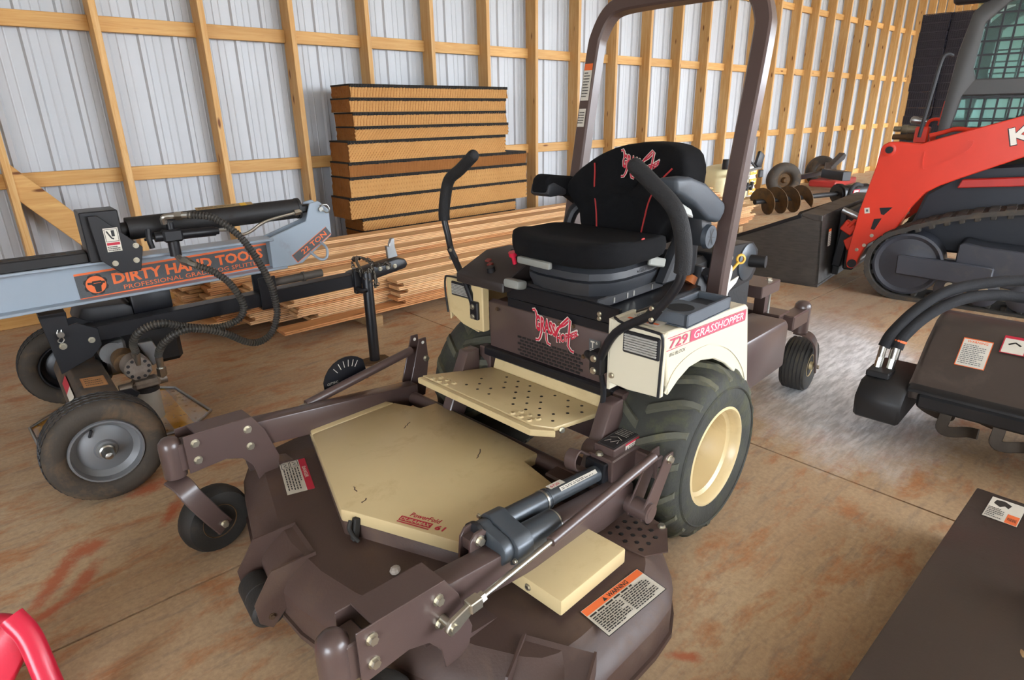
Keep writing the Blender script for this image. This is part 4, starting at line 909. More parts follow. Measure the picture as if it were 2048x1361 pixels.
# engine behind the tongue, pump and filter
en = MB().bx(.24, .60, .06, .42, .24, .50, .02).cyl((.40, .25, .50), (.40, .25, .55), .13, n=24).build('engine', BLACKM, ls)
MB().prism([(.20, .50), (.235, .575), (.40, .565), (.43, .545), (.43, .49)], 'y', .06, .30, .012, 2).build('fuel_tank', BLACK, ls)
MB().bx(.43, .60, .07, .30, .50, .60, .010, 2).build('air_cleaner', BLACKP, ls)
MB().bx(.27, .36, -.02, .06, .26, .42, .012).prism([(.40, .40), (.46, .40), (.49, .30), (.44, .28)], 'y', -.06, .0, .004).cyl((.30, -.03, .37), (.30, .05, .37), .05, n=20).build('engine_crankcase', ALU, ls)
MB().cyl((.335, -.03, .34), (.335, -.10, .33), .05, n=20).build('pump_coupling', RUSTY, ls)
PUMPG = mat('oily_pump_metal', '8a7f74', .45, .5, .2, 14, .15, 60, dirt='5a4234', da=.5)
MB().cyl((.36, -.10, .325), (.368, -.16, .318), .056, n=24).build('hydraulic_pump', PUMPG, ls)
pp = MB().prism([(.368 + .056 * math.cos(math.radians(a)), .318 + .056 * math.sin(math.radians(a))) for a in range(22, 382, 45)], 'y', -.168, -.158, .002).build('pump_plate', PUMPG, ls)
hb = MB()
for i in range(10):
    a = math.radians(36 * i + 8); hb.cyl((.368 + .042 * math.cos(a), -.1685, .318 + .042 * math.sin(a)), (.368 + .042 * math.cos(a), -.1695, .318 + .042 * math.sin(a)), .0075, n=8)
tag(hb.build('pump_bolt_holes', INK, pp), kind='stuff')
MB().bx(.33, .44, -.19, -.11, .222, .262, .012).cyl((.28, -.15, .235), (.47, -.15, .242), .022, n=16).build('filter_head', PUMPG, ls)
MB().cyl((.385, -.15, .205), (.385, -.15, .225), .050, n=26).build('filter_seal', BLACK, ls)
fi = MB().cyl((.385, -.15, .07), (.385, -.15, .205), .047, n=28).build('oil_filter', mat('filter_white', 'a8a49a', .5, 0, .08, 10, 0, 80, dirt='5e5040', da=.42), ls)
# jack stand and coupler
MB().lathe([(.030, .012), (.030, .535), (.026, .547), (.01, .552)], (1.556, -.075, 0), (0, 0, 1), 22).build('jack_post', BLACKP, ls)
MB().prism(roundpoly([(1.475, -.02), (1.475, -.13), (1.64, -.13), (1.64, -.02)], 1), 'z', 0.0, .012).build('jack_foot', RUSTY, ls)
MB().bx(1.49, 1.53, -.06, -.03, .42, .56, .003).tube([(1.50, -.05, .45), (1.51, -.085, .44), (1.54, -.09, .44)], .015, 8).build('jack_bracket', BLACKP, ls)
cp = MB().prism([(1.48, .535), (1.62, .555), (1.78, .575), (1.83, .565), (1.845, .535), (1.83, .51), (1.70, .49), (1.48, .455)], 'y', -.045, .045, .012, 2).build('coupler', BLACKP, ls)
for x in (1.66, 1.71, 1.755): bolt(cp, (x, -.045, .535), (0, -1, 0), .010, .006)
MB().prism([(1.735, .575), (1.73, .65), (1.75, .645), (1.75, .66), (1.765, .69), (1.785, .69), (1.785, .64), (1.80, .58)], 'y', -.012, .012, .003).build('coupler_latch', ALU, ls)
chn = MB(); CPTS = catmull([(1.51, -.05, .56), (1.54, -.10, .545), (1.585, -.09, .56), (1.60, -.04, .59), (1.56, .03, .60), (1.52, .0, .60), (1.50, -.045, .56), (1.55, -.10, .50), (1.61, -.09, .46), (1.60, -.06, .57), (1.64, -.05, .56), (1.70, -.05, .56), (1.72, -.05, .545)], 4)
for i, p in enumerate(CPTS):
    q = Euler((i * 1.4, i * .9, i * .5)).to_matrix()
    chn.tube([Vector(p) + q @ V(.013 * math.cos(a), .008 * math.sin(a), 0) for a in [2 * math.pi * k / 8 for k in range(8)]], .003, 5, 1, loop=True)
tag(chn.build('safety_chain', mat('chain_steel', '6a645c', .45, .8), ls), kind='stuff')
MB().tube([(1.52, -.08, .56), (1.53, -.02, .60), (1.57, .02, .605), (1.60, -.04, .58), (1.605, -.075, .50), (1.60, -.08, .44)], .008, 8, 6).build('safety_hook', mat('hook_steel', '7a746a', .4, .8), ls)
MB().cyl((1.06, .0, .553), (1.33, -.0, .560), .021, n=16).cyl((1.22, -.0, .557), (1.232, -.0, .557), .026).build('document_tube', mat('grey_tube', '4a443e', .6, 0, .1), ls)
# ------------------------------------------------------------------ drip tray under the splitter (oil-stained sheet with a bright rolled edge)
def oil_mat():
    m, nt, b, oc = base('oil_splashed_sheet')
    sp = nt.nodes.new('ShaderNodeSeparateXYZ'); nt.links.new(oc, sp.inputs[0])
    w = nt.nodes.new('ShaderNodeTexWave'); w.bands_direction = 'X'; w.inputs['Scale'].default_value = 1.9; w.inputs['Distortion'].default_value = .6; w.inputs['Phase Offset'].default_value = 1.2
    nt.links.new(oc, w.inputs['Vector'])
    c = mix_rgb(nt, ramp(nt, w.outputs['Fac'], .45, .5), srgb('9a958c'), srgb('c8932c'))
    k = noise(nt, oc, 30, 6, .75); c = mix_rgb(nt, ramp(nt, k, .56, .62), c, srgb('3a2410'))
    g = ramp(nt, noise(nt, oc, 4, 4, .6), .4, .62); c = mix_rgb(nt, mix_rgb(nt, .6, (0, 0, 0), g), c, srgb('a8752c'))
    nt.links.new(c, b.inputs['Base Color']); b.inputs['Roughness'].default_value = .18; b.inputs['Coat Weight'].default_value = .5
    return m
dt = thing('drip_tray', 'shallow oil-splashed yellow and white tray on floor under log splitter', 'tray', (.37, 3.30, 0), 0)
TP = roundpoly([(-.33, .24), (.29, .29), (.37, -.42), (-.31, -.34)], 1)
MB().prism(TP, 'z', .001, .006).build('tray_sheet', oil_mat(), dt)
MB().tube([V(x, y, .010) for x, y in TP], .007, 8, 1, loop=True).build('tray_rim', ALU, dt)
# ------------------------------------------------------------------ cooling-pad blocks stacked against the studs
def pad_mat(name, a, b_, side=False):
    m, nt, b, oc = base(name)
    info = nt.nodes.new('ShaderNodeObjectInfo')
    c = mix_rgb(nt, noise(nt, oc, 5, 4), srgb(a), srgb(b_))
    c = mix_rgb(nt, ramp(nt, noise(nt, oc, 70, 5, .8), .45, .75, (0, 0, 0), (.35, .35, .35)), c, srgb('7a4a20'))
    nt.links.new(c, b.inputs['Base Color']); b.inputs['Roughness'].default_value = .85; b.inputs['Specular IOR Level'].default_value = .2
    return m
PADF = pad_mat('kraft_pad_face', 'd0a268', 'bb8a52'); PADS = pad_mat('kraft_pad_end', 'a06c3a', '74461f'); PADK = mat('pad_black_edge', '16130f', .8, 0, .2, 30, .5, 80)
PADD = pad_mat('kraft_pad_dark', 'a06c3c', '8a5a30')
def pad(i, xl, xr, zb, zt, slant, face, label):
    t = thing('cooling_pad', label, 'cooling pad', (xl, 4.88, zb), 0, 'cooling pads stacked against the wall'); L = xr - xl; Hh = zt - zb; rnd = random.Random(i)
    b = MB(); n = int(L / .0145)
    # corrugated front: flutes leaning by slant
    rows = [(0, 0), (1, Hh - .014)]
    vs = []; fs = []
    for j, z in rows:
        for k in range(n + 1):
            x = min(max(L * k / n, 0), L); xx = x
            u = L * k / n - slant * (1 - z / Hh)
            ph = 2 * math.pi * u / .029
            vs.append(V(xx, .004 * math.sin(ph) + rnd.uniform(-.0008, .0008), z))
    # use a finer grid so the flutes lean properly
    vs = []; R = 4 if slant < .05 else 26; n = int(L / .0072)
    for j in range(R + 1):
        z = (Hh - .014) * j / R
        for k in range(n + 1):
            x = L * k / n; u = x - slant * (z / Hh)
            s_ = math.sin(2 * math.pi * u / .0288)
            vs.append(V(x, .0085 * s_, z))
    fs = [(j * (n + 1) + k, j * (n + 1) + k + 1, (j + 1) * (n + 1) + k + 1, (j + 1) * (n + 1) + k) for j in range(R) for k in range(n)]
    b.raw(vs, fs); b.build('pad_face', face, t, ang=180)
    e = MB(); m_ = 22
    vs = []; fs = []
    for j in range(7):
        for k in range(m_ + 1): vs.append(V(rnd.uniform(-.006, .004), .32 * k / m_ + .001, (Hh - .014) * j / 6))
    fs = [(j * (m_ + 1) + k, j * (m_ + 1) + k + 1, (j + 1) * (m_ + 1) + k + 1, (j + 1) * (m_ + 1) + k) for j in range(6) for k in range(m_)]
    e.raw(vs, fs); o = len(fs)
    e.raw([V(L - rnd.uniform(0, .006), .32 * k / m_, (Hh - .014) * j) for j in range(2) for k in range(m_ + 1)], [(k, k + 1, m_ + 2 + k, m_ + 1 + k) for k in range(m_)])
    e.bx(.004, L - .006, .006, .31, .002, Hh - .014); e.build('pad_core', PADS, t, ang=15)
    k_ = MB(); n2 = int(L / .0144)
    for k in range(n2): k_.bx(L * k / n2, L * (k + .72) / n2, -.0085 - rnd.uniform(0, .003), .02, Hh - .024 - rnd.uniform(0, .004), Hh - .0005)
    k_.bx(-.006, L, .0, .318, Hh - .014, Hh - .001); k_.build('black_edge', PADK, t)
    return t
PADL = [(2.665, 4.385, 1.505, 1.61, .02, PADF, 'topmost kraft cooling pad of the wall stack'), (2.65, 4.365, 1.392, 1.505, .02, PADF, 'second cooling pad from the top of the kraft stack'),
        (2.67, 4.365, 1.281, 1.392, .02, PADF, 'third cooling pad from the top of the kraft stack'), (2.675, 4.39, 1.167, 1.281, .10, PADF, 'fourth cooling pad from top, flutes leaning strongly'),
        (2.60, 4.35, .997, 1.167, .14, PADF, 'thick fifth cooling pad from top, flutes leaning strongly'), (2.585, 4.635, .876, .997, .02, PADD, 'darker brown sixth cooling pad from top with worn face'),
        (2.58, 4.64, .706, .876, .03, PADF, 'thick seventh cooling pad from top with upright flutes'), (2.56, 4.64, .522, .706, .13, PADF, 'thick eighth cooling pad from top, leaning flutes, longest overhang left'),
        (2.665, 4.475, .412, .522, .10, PADF, 'ninth cooling pad from top, set back from the one above'), (2.67, 4.465, .24, .412, .14, PADF, 'lowest visible cooling pad, just above the lumber')]
for i, a in enumerate(PADL): pad(i, *a)
PINE = wood('planed_pine', 'e6c394', 'cf9c68', 'x', .6, knots=False, gs=22)
PINE2 = wood('reddish_pine', 'd6a26c', 'b57848', 'x', .6, gs=18)
PINE3 = wood('rough_beam', 'b89a70', '8c6c48', 'x', .8)
for i, x in enumerate((2.85, 4.15)):
    tag(MB().bx(x, x + .14, 4.88, 5.20, 0, .24, .004).build('support_block', PINE3), 'timber block under the %s end of the cooling pad stack' % ('left', 'right')[i], 'timber', 'timber blocks under the pads')
# ------------------------------------------------------------------ long stack of tongue-and-groove boards
def board_mesh(L, w=.142, t=.0222):
    p = [(.012, 0), (w, 0), (w, t), (.012, t), (.012, .0148), (0, .0135), (0, .0085), (.012, .0075)]
    b = MB(); b.prism(p, 'x', 0, L); o = b.build('pine_board', PINE); COL.objects.unlink(o); me = o.data; bpy.data.objects.remove(o); return me
BM = {}
def board(x, y, z, L, label, m_=None, group='boards in the long lumber stack', rz=0):
    k = (round(L, 1), m_.name if m_ else '')
    if k not in BM:
        BM[k] = board_mesh(k[0])
        if m_: BM[k].materials[0] = m_
    o = bpy.data.objects.new('pine_board', BM[k]); COL.objects.link(o); o.location = (x, y, z); o.rotation_euler = (0, 0, math.radians(rz))
    return tag(o, label, 'board', group)
ORDN = 'first second third fourth fifth sixth seventh eighth ninth tenth eleventh twelfth thirteenth fourteenth fifteenth sixteenth seventeenth eighteenth nineteenth twentieth twenty-first twenty-second'.split()
rb = random.Random(3); T_ = .0252
YS = [3.63 + k * .1445 for k in range(6)]; LAY = [8, 9, 11, 13, 15, 16]; XL = [2.25, 1.5, 1.25, 1.1, 1.0, .95]
for c in range(6):
    for l in range(LAY[c]):
        xl = XL[c] + rb.uniform(-.05, .06) + (.12 if l == 0 and c else 0); z = .075 + l * T_; L = 7.25 - xl + rb.uniform(-.12, .05)
        top = l == LAY[c] - 1; mt = PINE2 if rb.random() < .28 else None
        if c == 0 and l == 0: xl = 1.375; L = 5.8
        if c == 1 and l in (0, 1): xl = 1.62 + .05 * l
        lab = '%s board from the floor in the %s row of the lumber stack' % (ORDN[l], ORDN[c]); grp = 'boards in the long lumber stack'
        if c == 0 and l == 0: lab = 'lowest nearest pine board, its end reaching far left of the lumber stack'; mt = PINE2; grp = None
        if top: lab = ['topmost board of the nearest row of the lumber stack', 'top board of the second row of the lumber stack', 'top board of the third row of the lumber stack', 'top board of the fourth row of the lumber stack', 'top board of the fifth row of the lumber stack', 'topmost board of the lumber stack, beside the cooling pads'][c]; grp = None
        board(xl, YS[c], z, L, lab, mt, grp or 'boards in the long lumber stack')
for x, zz, lab in ((2.35, .50, 'loose short board on top of the lumber stack behind hitch coupler'), (1.75, .49, 'loose board on top of the stack beside grey splitter plate')):
    pass
for i, x in enumerate((1.95, 3.1, 4.5, 5.6, 6.85)):
    tag(MB().bx(x, x + .09, 3.58, 4.52, .0, .074, .004).build('dunnage_timber', PINE3), ['timber bearer under the left end of the lumber stack', 'timber bearer under lumber stack behind the mower tyre', 'timber bearer under the middle of the lumber stack', 'timber bearer under lumber stack behind the seat', 'timber bearer under the right end of the lumber stack'][i], 'timber', 'bearers under the lumber stack')
# ------------------------------------------------------------------ compact track loader (local x = towards its rear, y = away from camera)
ld_ = thing('track_loader', 'orange compact track loader with black tracks, mesh-guarded cab and black bucket', 'loader', (5.11, 1.46, 0), -83)
NAVY = mat('loader_dark_body', '1b1d26', .45, 0, .12, 4, .05, 100, dirt='3c3a3a', da=.4)
TRK = mat('track_rubber', '3a3733', .8, 0, .15, 8, .35, 60, dirt='5e5142', da=.52, dscale=9)
UNDR = mat('undercarriage_grey', '3a3c44', .5, 0, .12, 4, .08, 80, dirt='5a5852', da=.45, dscale=7)
CABG = mat('cab_grey', '4a4a4a', .45, 0, .06, 5, .05, 150)
BUCK = mat('worn_bucket_steel', '46423e', .5, .3, .2, 6, .1, 40, dirt='5c564e', da=.5, dscale=5, streak=(2, 2, 12))
# track loop
tp_ = [(.10, .0), (1.50, .0)] + [(1.55 + .28 * math.cos(math.radians(a)), .52 + .28 * math.sin(math.radians(a)) ) for a in range(-40, 106, 20)] + [(.70, .715), (.30, .628)] + [(.105 + .265 * math.cos(math.radians(a)), .265 + .265 * math.sin(math.radians(a))) for a in range(110, 271, 16)]
TPc = catmull([V(x, 0, z) for x, z in tp_], 3)
def track(y):
    rs = []
    n = len(TPc); C_ = V(.8, 0, .33)
    inn = []
    for i, p in enumerate(TPc):
        t = (TPc[(i + 1) % n] - TPc[i - 1]).normalized(); nn = V(t.z, 0, -t.x)
        if nn.dot(p - C_) < 0: nn = -nn
        rs.append([p + V(0, y, 0), p + V(0, y + .34, 0), p - nn * .032 + V(0, y + .34, 0), p - nn * .032 + V(0, y, 0)]); inn.append((p, nn, t))
    o = MB().rings(rs, loop=True).build('rubber_track', TRK, ld_, ang=40)
    g = MB()
    L = 0; nxt = 0
    for i in range(n):
        p, nn, t = inn[i]; q = inn[(i + 1) % n][0]; seg = (q - p).length; d = nxt - L
        while d < seg:
            c = p + (q - p) * (d / seg); M = Matrix(((t.x, 0, nn.x, c.x), (0, 1, 0, y), (t.z, 0, nn.z, c.z), (0, 0, 0, 1)))
            k = int(round(nxt / .09)) % 2
            g.bx(-.030, .030, .006 + k * .02, .17, -.006, .007, .004, 1, M); g.bx(-.022, .036, .18, .334 - k * .02, -.006, .007, .004, 1, M)
            g.bx(-.018, .018, .05, .12, -.062, -.03, .006, 1, M)
            nxt += .09; d = nxt - L
        L += seg
    # keep lugs above the floor
    for v in g.bm.verts: v.co.z = max(v.co.z, .001)
    tag(g.build('track_lugs', TRK, o), kind='stuff'); return o
for y in (0, 1.36): track(y)
for (x, z, r) in ((.115, .268, .225), (1.55, .52, .22)):
    MB().lathe([(r, .0), (r, .03), (r * .93, .035), (r * .82, .02), (r * .5, .03), (r * .3, .04), (.001, .04)], (x, .06, z), (0, -1, 0), 40).cyl((x, .06, z), (x, .26, z), r * .97, n=36).build('track_wheel', UNDR, ld_)
for x in (.40, .60, .82, 1.05, 1.28):
    rl = MB().lathe([(.092, 0), (.092, .03), (.07, .04), (.03, .045), (.001, .05)], (x, .05, .125), (0, -1, 0), 28).cyl((x, .05, .125), (x, .25, .125), .08, n=24).build('track_roller', UNDR, ld_)
    bolt(rl, (x, -.002, .155), (0, -1, 0), .020, .008)
MB().prism([(.05, .338), (.60, .318), (.63, .31), (.63, .18), (.60, .175), (.057, .196)], 'y', -.015, .09, .008).build('track_tensioner_cover', UNDR, ld_)
MB().prism([(.40, .45), (.43, .465), (.55, .445), (.77, .435), (1.45, .43), (1.45, .15), (.90, .15), (.63, .19), (.40, .25)], 'y', .03, .30, .008).build('track_frame', UNDR, ld_)
MB().prism([(.0, .33), (.10, .75), (.35, .95), (1.3, 1.05), (2.3, 1.05), (2.4, .45), (2.2, .30)], 'y', .345, 1.36, .02).build('chassis', NAVY, ld_)
MB().prism([(1.35, 1.05), (1.40, 1.55), (2.25, 1.45), (2.35, 1.05)], 'y', .40, 1.30, .03).build('engine_hood', CABG, ld_)
ARM = [(-.204, 1.075), (-.195, 1.10), (-.16, 1.122), (-.10, 1.124), (.041, 1.112), (.161, 1.157), (.573, 1.294), (1.2, 1.47), (2.0, 1.60), (2.2, 1.55), (2.2, 1.38), (1.3, 1.24), (.628, 1.038), (.318, .89), (.21, .835), (.123, .776), (.05, .66), (.0, .526), (-.06, .46), (-.186, .367), (-.225, .25), (-.232, .19), (-.26, .165), (-.295, .175), (-.306, .22), (-.306, .313), (-.274, .626), (-.215, .948)]
for y in (.10, 1.52):
    a = MB().prism(ARM, 'y', y, y + .10, .006).build('loader_arm', ORANGE, ld_)
    s_ = y if y < 1 else y
    MB().lathe([(.045, 0), (.045, .012), (.03, .014), (.03, .006), (.001, .006)], (-.148, y, 1.068), (0, -1, 0), 24).build('pin_collar', ORANGE, a)
    MB().cyl((-.148, y - .016, 1.068), (-.148, y, 1.068), .024, n=18).build('arm_pin', BLACKP, a)
    MB().cyl((-.262, y - .012, .21), (-.262, y, .21), .032, n=20).build('arm_pin', BLACKP, a)
    for P_ in ([(-.142, .65), (-.057, .662), (-.105, .60), (-.125, .605)], [(-.165, .565), (-.115, .575), (-.15, .485), (-.175, .49)]):
        MB().prism(P_, 'y', y - .003, y, .001).build('arm_opening', BLACKP, a)
    if y < 1:
        MB().sweep([V(.07, y - .002, 1.06), V(.075, y - .002, .97), V(.11, y - .002, .945), V(.30, y - .002, 1.06), V(.34, y - .002, 1.13), V(.31, y - .002, 1.135)], [(-.003, -.004), (.003, -.004), (.003, .004), (-.003, .004)], sub=4).build('embossed_rib', ORANGE, a)
        decal('brand_lettering', a, (.545, y - .001, 1.105), V(1, 0, .30), V(-.30, 0, 1), [('t', 'Kubota', -.004, -.004, .60, .12, INK, .05), ('t', 'Kubota', .002, .002, .59, .11, WHITE, .03)])
        decal('lock_decal', a, (-.235, y - .001, .60), V(1, 0, .2), V(-.2, 0, 1), [('r', 0, 0, .035, .042, PAPER), ('p', [(.01, .012), (.025, .012), (.025, .03), (.01, .03)], GREYI)])
    for x, z in ((-.20, .36), (-.245, .32), (-.16, .44)): bolt(a, (x, y, z), (0, -1, 0), .010, .007)
MB().cyl((-.262, .10, .21), (-.262, 1.62, .21), .03).bx(-.36, -.28, .25, 1.45, .12, .50, .01).build('quick_coupler', BLACKP, ld_)
MB().prism([(-.38, .36), (-.30, .42), (-.26, .35), (-.34, .28)], 'y', .22, .30, .006).cyl((-.36, .24, .47), (-.24, .24, .62), .016).build('coupler_latch', ORANGE, ld_)
MB().cyl((-.34, .32, .38), (-.16, .30, .98), .028, n=16).build('tilt_cylinder', BLACKP, ld_)
MB().prism([(.30, .815), (.32, .875), (.9, .93), (.9, .87)], 'y', .17, .24, .006).build('lift_cylinder_guard', mat('red_guard', 'b02a22', .45), ld_)
MB().tube([(.05, .32, 1.16), (.12, .33, 1.18), (.20, .33, 1.205), (.30, .32, 1.20), (.40, .30, 1.21)], .016, 10).build('hydraulic_pipe', ORANGE, ld_)
cpg = mat('coupler_metal', '8a8470', .4, .6, .2, 10, .1, 60, dirt='5a5240', da=.4)
MB().lathe([(.022, 0), (.026, .02), (.026, .06), (.032, .065), (.032, .10), (.02, .11), (.02, .16)], (-.05, .45, 1.20), (-1, .1, .02), 18).build('hydraulic_coupling', cpg, ld_)
MB().lathe([(.02, 0), (.026, .02), (.026, .08), (.02, .09), (.02, .18)], (-.03, .45, 1.145), (-1, .1, .0), 18).build('hydraulic_coupling', RUSTY, ld_)
MB().lathe([(.016, 0), (.022, .02), (.022, .06), (.028, .07), (.028, .10), (.018, .11)], (-.0, .45, 1.255), (-1, .1, .12), 18).build('hydraulic_coupling', ALU, ld_)
MB().bx(-.06, .03, .40, .50, 1.10, 1.22, .01).tube([(.0, .45, 1.20), (.02, .42, 1.26), (.08, .40, 1.27), (.10, .40, 1.22)], .012).build('coupling_block', ORANGE, ld_)
MB().prism([(.02, 1.22), (.06, 1.22), (.055, 1.40), (.035, 1.40)], 'y', .80, .83, .004).build('orange_flag', ORANGE, ld_)
# bucket
MB().bx(-.452, -.40, .32, 1.40, .05, .57, .008).build('coupler_frame', BLACKM, ld_)
MB().box((-.40, .30, .30), (.07, .05, .34), (0, 6, 0), .008).build('coupler_link', BLACKP, ld_)
MB().cyl((-.42, .22, .60), (-.27, .24, .54), .026, n=14).build('coupler_cylinder', ALU, ld_)
MB().box((-.36, .26, .46), (.10, .05, .09), (0, 30, 0), .008).build('coupler_lever', ORANGE, ld_)
BS = [(-.46, .03), (-.50, .56), (-.62, .575), (-.66, .56), (-1.16, .345), (-1.32, .03), (-1.32, .005), (-.55, .005)]
bu = MB()
bu.prism(BS, 'y', .0, .015, .003).build('bucket_side', BUCK, ld_)
MB().prism(BS, 'y', 1.68, 1.695, .003).build('bucket_side', BUCK, ld_)
MB().raw([V(-.46, .0, .03), V(-.46, 1.69, .03), V(-.50, 1.69, .565), V(-.50, 0, .565), V(-.475, 0, .03), V(-.475, 1.69, .03), V(-.515, 1.69, .565), V(-.515, 0, .565)], [(0, 1, 2, 3), (4, 5, 6, 7), (0, 1, 5, 4), (1, 2, 6, 5), (2, 3, 7, 6), (3, 0, 4, 7)]).build('bucket_back', BUCK, ld_)
MB().bx(-1.42, -.46, .0, 1.69, .0, .022, .004).build('bucket_floor', BUCK, ld_)
MB().prism([(-.50, .53), (-.50, .575), (-.66, .58), (-.66, .56), (-.56, .53)], 'y', -.004, 1.70, .004).build('bucket_top_rail', BUCK, ld_)
be = MB().prism([(-.66, .575), (-1.17, .355), (-1.19, .31), (-1.16, .33), (-.655, .545)], 'y', -.012, .003, .003).build('bucket_edge_bar', BLACKP, ld_)
decal('bucket_label', ld_, (-.457, .10, .32), V(0, 1, 0), V(-.07, 0, 1), [('r', 0, 0, .075, .135, PAPER), ('r', 0, .115, .075, .135, ORNG)] + lines(.006, .008, .068, .108, 7, GREYI, .4, 41))
# cab
def cab_side(y):
    # frame from pillars and rails
    P1 = [(.085, 1.05), (.088, 1.235), (.115, 1.717), (.154, 1.958), (.25, 2.06), (.36, 2.10), (1.30, 2.10), (1.40, 1.95), (1.42, 1.05)]
    f = MB()
    f.prism([(.085, 1.05), (.088, 1.235), (.115, 1.717), (.154, 1.958), (.25, 2.06), (.36, 2.10), (.42, 2.10), (.42, 2.015), (.345, 2.0), (.235, 1.885), (.225, 1.60), (.25, 1.53), (.19, 1.42), (.165, 1.22), (.16, 1.05)], 'y', y, y + .06, .012, 2)
    f.bx(.30, 1.36, y, y + .06, 2.01, 2.10, .01); f.bx(1.28, 1.40, y, y + .06, 1.05, 2.10, .02); f.bx(.15, 1.36, y + .003, y + .057, 1.425, 1.535, .01); f.bx(.13, 1.36, y + .003, y + .057, 1.03, 1.20, .01)
    o = f.build('cab_side_frame', CABG, ld_)
    g = MB()
    for k in range(14):
        x = .25 + k * .075; g.bx(x - .006, x + .006, y + .012, y + .020, 1.20, 1.43); g.bx(x - .006, x + .006, y + .012, y + .020, 1.53, 2.03)
    for z in (1.26, 1.34, 1.415, 1.60, 1.685, 1.77, 1.855, 1.94): g.bx(.17, 1.30, y + .011, y + .021, z - .006, z + .006)
    g.build('mesh_guard', BLACKP, o); return o
cab_side(.35); cab_side(1.30)
def glass_mat():
    m, nt, b, oc = base('tinted_cab_glass')
    b.inputs['Base Color'].default_value = (.62, .88, .83, 1); b.inputs['Transmission Weight'].default_value = .9; b.inputs['Roughness'].default_value = .03; b.inputs['IOR'].default_value = 1.3
    return m
CG = glass_mat()
for y in (.385, 1.33): MB().bx(.17, 1.30, y, y + .005, 1.20, 2.03).build('side_window', CG, ld_)
MB().bx(.10, 1.40, .35, 1.36, 2.09, 2.14, .02).build('cab_roof', CABG, ld_)
MB().bx(.145, .15, .42, 1.29, 1.25, 1.95).build('windscreen', CG, ld_)
MB().bx(.5, .95, .62, 1.08, 1.15, 1.30, .03).bx(.88, 1.0, .62, 1.08, 1.25, 1.85, .03).build('operator_seat', BLACK, ld_)
MB().bx(1.30, 1.306, .42, 1.3, 1.25, 2.05).build('rear_window', CG, ld_)
MB().tube([(.09, .33, 1.69), (.06, .30, 1.70), (.035, .29, 1.66), (.02, .29, 1.50), (.005, .29, 1.32), (-.01, .30, 1.15)], .013, 10).build('grab_handle', DGREY, ld_)
MB().box((.135, .36, 2.05), (.22, .10, .08), (0, 0, 0), .03, 3).build('work_light', BLACK, ld_)
# ------------------------------------------------------------------ black plastic crates in two columns by the far studs
CRT = mat('black_crate_plastic', '2c2c36', .4, 0, .15, 10, .05, 100)
def crate_mesh():
    b = MB(); L, W, Hh = .60, .375, .122   # x depth, y width
    b.bx(0, L, 0, W, 0, .008)
    def wall(fn, Wd):
        fn(b, 0, Wd, .112, .122, .0); fn(b, 0, Wd, 0, .010, .0)
        n = int(Wd / .031)
        for k in range(n + 1):
            c = Wd * k / n; fn(b, max(c - .003, 0), min(c + .003, Wd), .0, .118, .002)
        for z in (.035, .06, .085): fn(b, 0, Wd, z, z + .004, .003)
    def wx0(b, a, c, z0, z1, e): b.bx(e, e + .008, a, c, z0, z1)
    def wx1(b, a, c, z0, z1, e): b.bx(L - .008 - e, L - e, a, c, z0, z1)
    def wy0(b, a, c, z0, z1, e): b.bx(a, c, e, e + .008, z0, z1)
    def wy1(b, a, c, z0, z1, e): b.bx(a, c, W - .008 - e, W - e, z0, z1)
    wall(wx0, W); wall(wx1, W); wall(wy0, L); wall(wy1, L)
    b.bx(.012, .014, .01, W - .01, .01, .11); b.bx(.01, L - .01, W - .014, W - .012, .01, .11); b.bx(.01, L - .01, .012, .014, .01, .11)
    o = b.build('plastic_crate', CRT); me = o.data; bpy.data.objects.remove(o); return me
cm = crate_mesh(); rc_ = random.Random(5)
ORD = ['lowest'] + [''] * 20
for col, (y0, n, nm) in enumerate(((3.25, 22, 'left'), (2.86, 22, 'right'))):
    for k in range(n):
        o = bpy.data.objects.new('plastic_crate', cm); COL.objects.link(o); o.location = (12.0 + rc_.uniform(-.01, .01) + col * .05, y0 + rc_.uniform(-.006, .006), k * .1235)
        top = k == n - 1
        tag(o, ('topmost black plastic crate of the %s column beyond the loader' % nm) if top else ('%s black plastic crate from the top of the %s column beyond the loader' % (ORDN[n - 1 - k], nm)), 'crate', 'black crates in the %s column' % nm)
# ------------------------------------------------------------------ rotary tiller attachment (axis across, local y along its barrel)
tl = thing('rotary_tiller', 'black rotary tiller attachment with hydraulic hoses standing right of the mower', 'tiller', (2.95, .62, 0), 3)
TIL = mat('tiller_brown_black', '3d342f', .45, 0, .12, 5, .08, 80, dirt='5c5046', da=.45, dscale=6, coat=.1)
hood = [(-.16, .215), (-.17, .28), (-.13, .30), (.0, .42), (.12, .485), (.22, .50), (.34, .48), (.46, .40), (.50, .27), (.50, .19)]
def skin(P, y0, y1, t): return P + [(x * .965 + .006, z - .006) for x, z in P[::-1]]
MB().prism(skin(hood, 0, 0, 0), 'y', -1.6, .02, .0).build('tiller_hood', TIL, tl)
MB().prism(hood, 'y', .0, .014, .002).build('hood_end_plate', TIL, tl)
MB().prism([(-.165, .285), (-.20, .27), (-.20, .255), (-.16, .265)], 'y', -1.6, .015, .003).build('hood_front_lip', BLACKM, tl)
MB().prism([(-.18, .185), (-.19, .25), (.42, .25), (.46, .20), (.36, .16)], 'y', -1.60, -.02, .01).build('rotor_housing', BLACKM, tl)
MB().prism([(-.24, .10), (-.26, .20), (-.20, .265), (.10, .275), (.20, .22), (.15, .10)], 'y', .015, .19, .012).build('drive_case', BLACKM, tl)
MB().box((-.12, .14, .28), (.10, .09, .03), (0, 0, 0), .006).build('motor_block', BLACKM, tl)
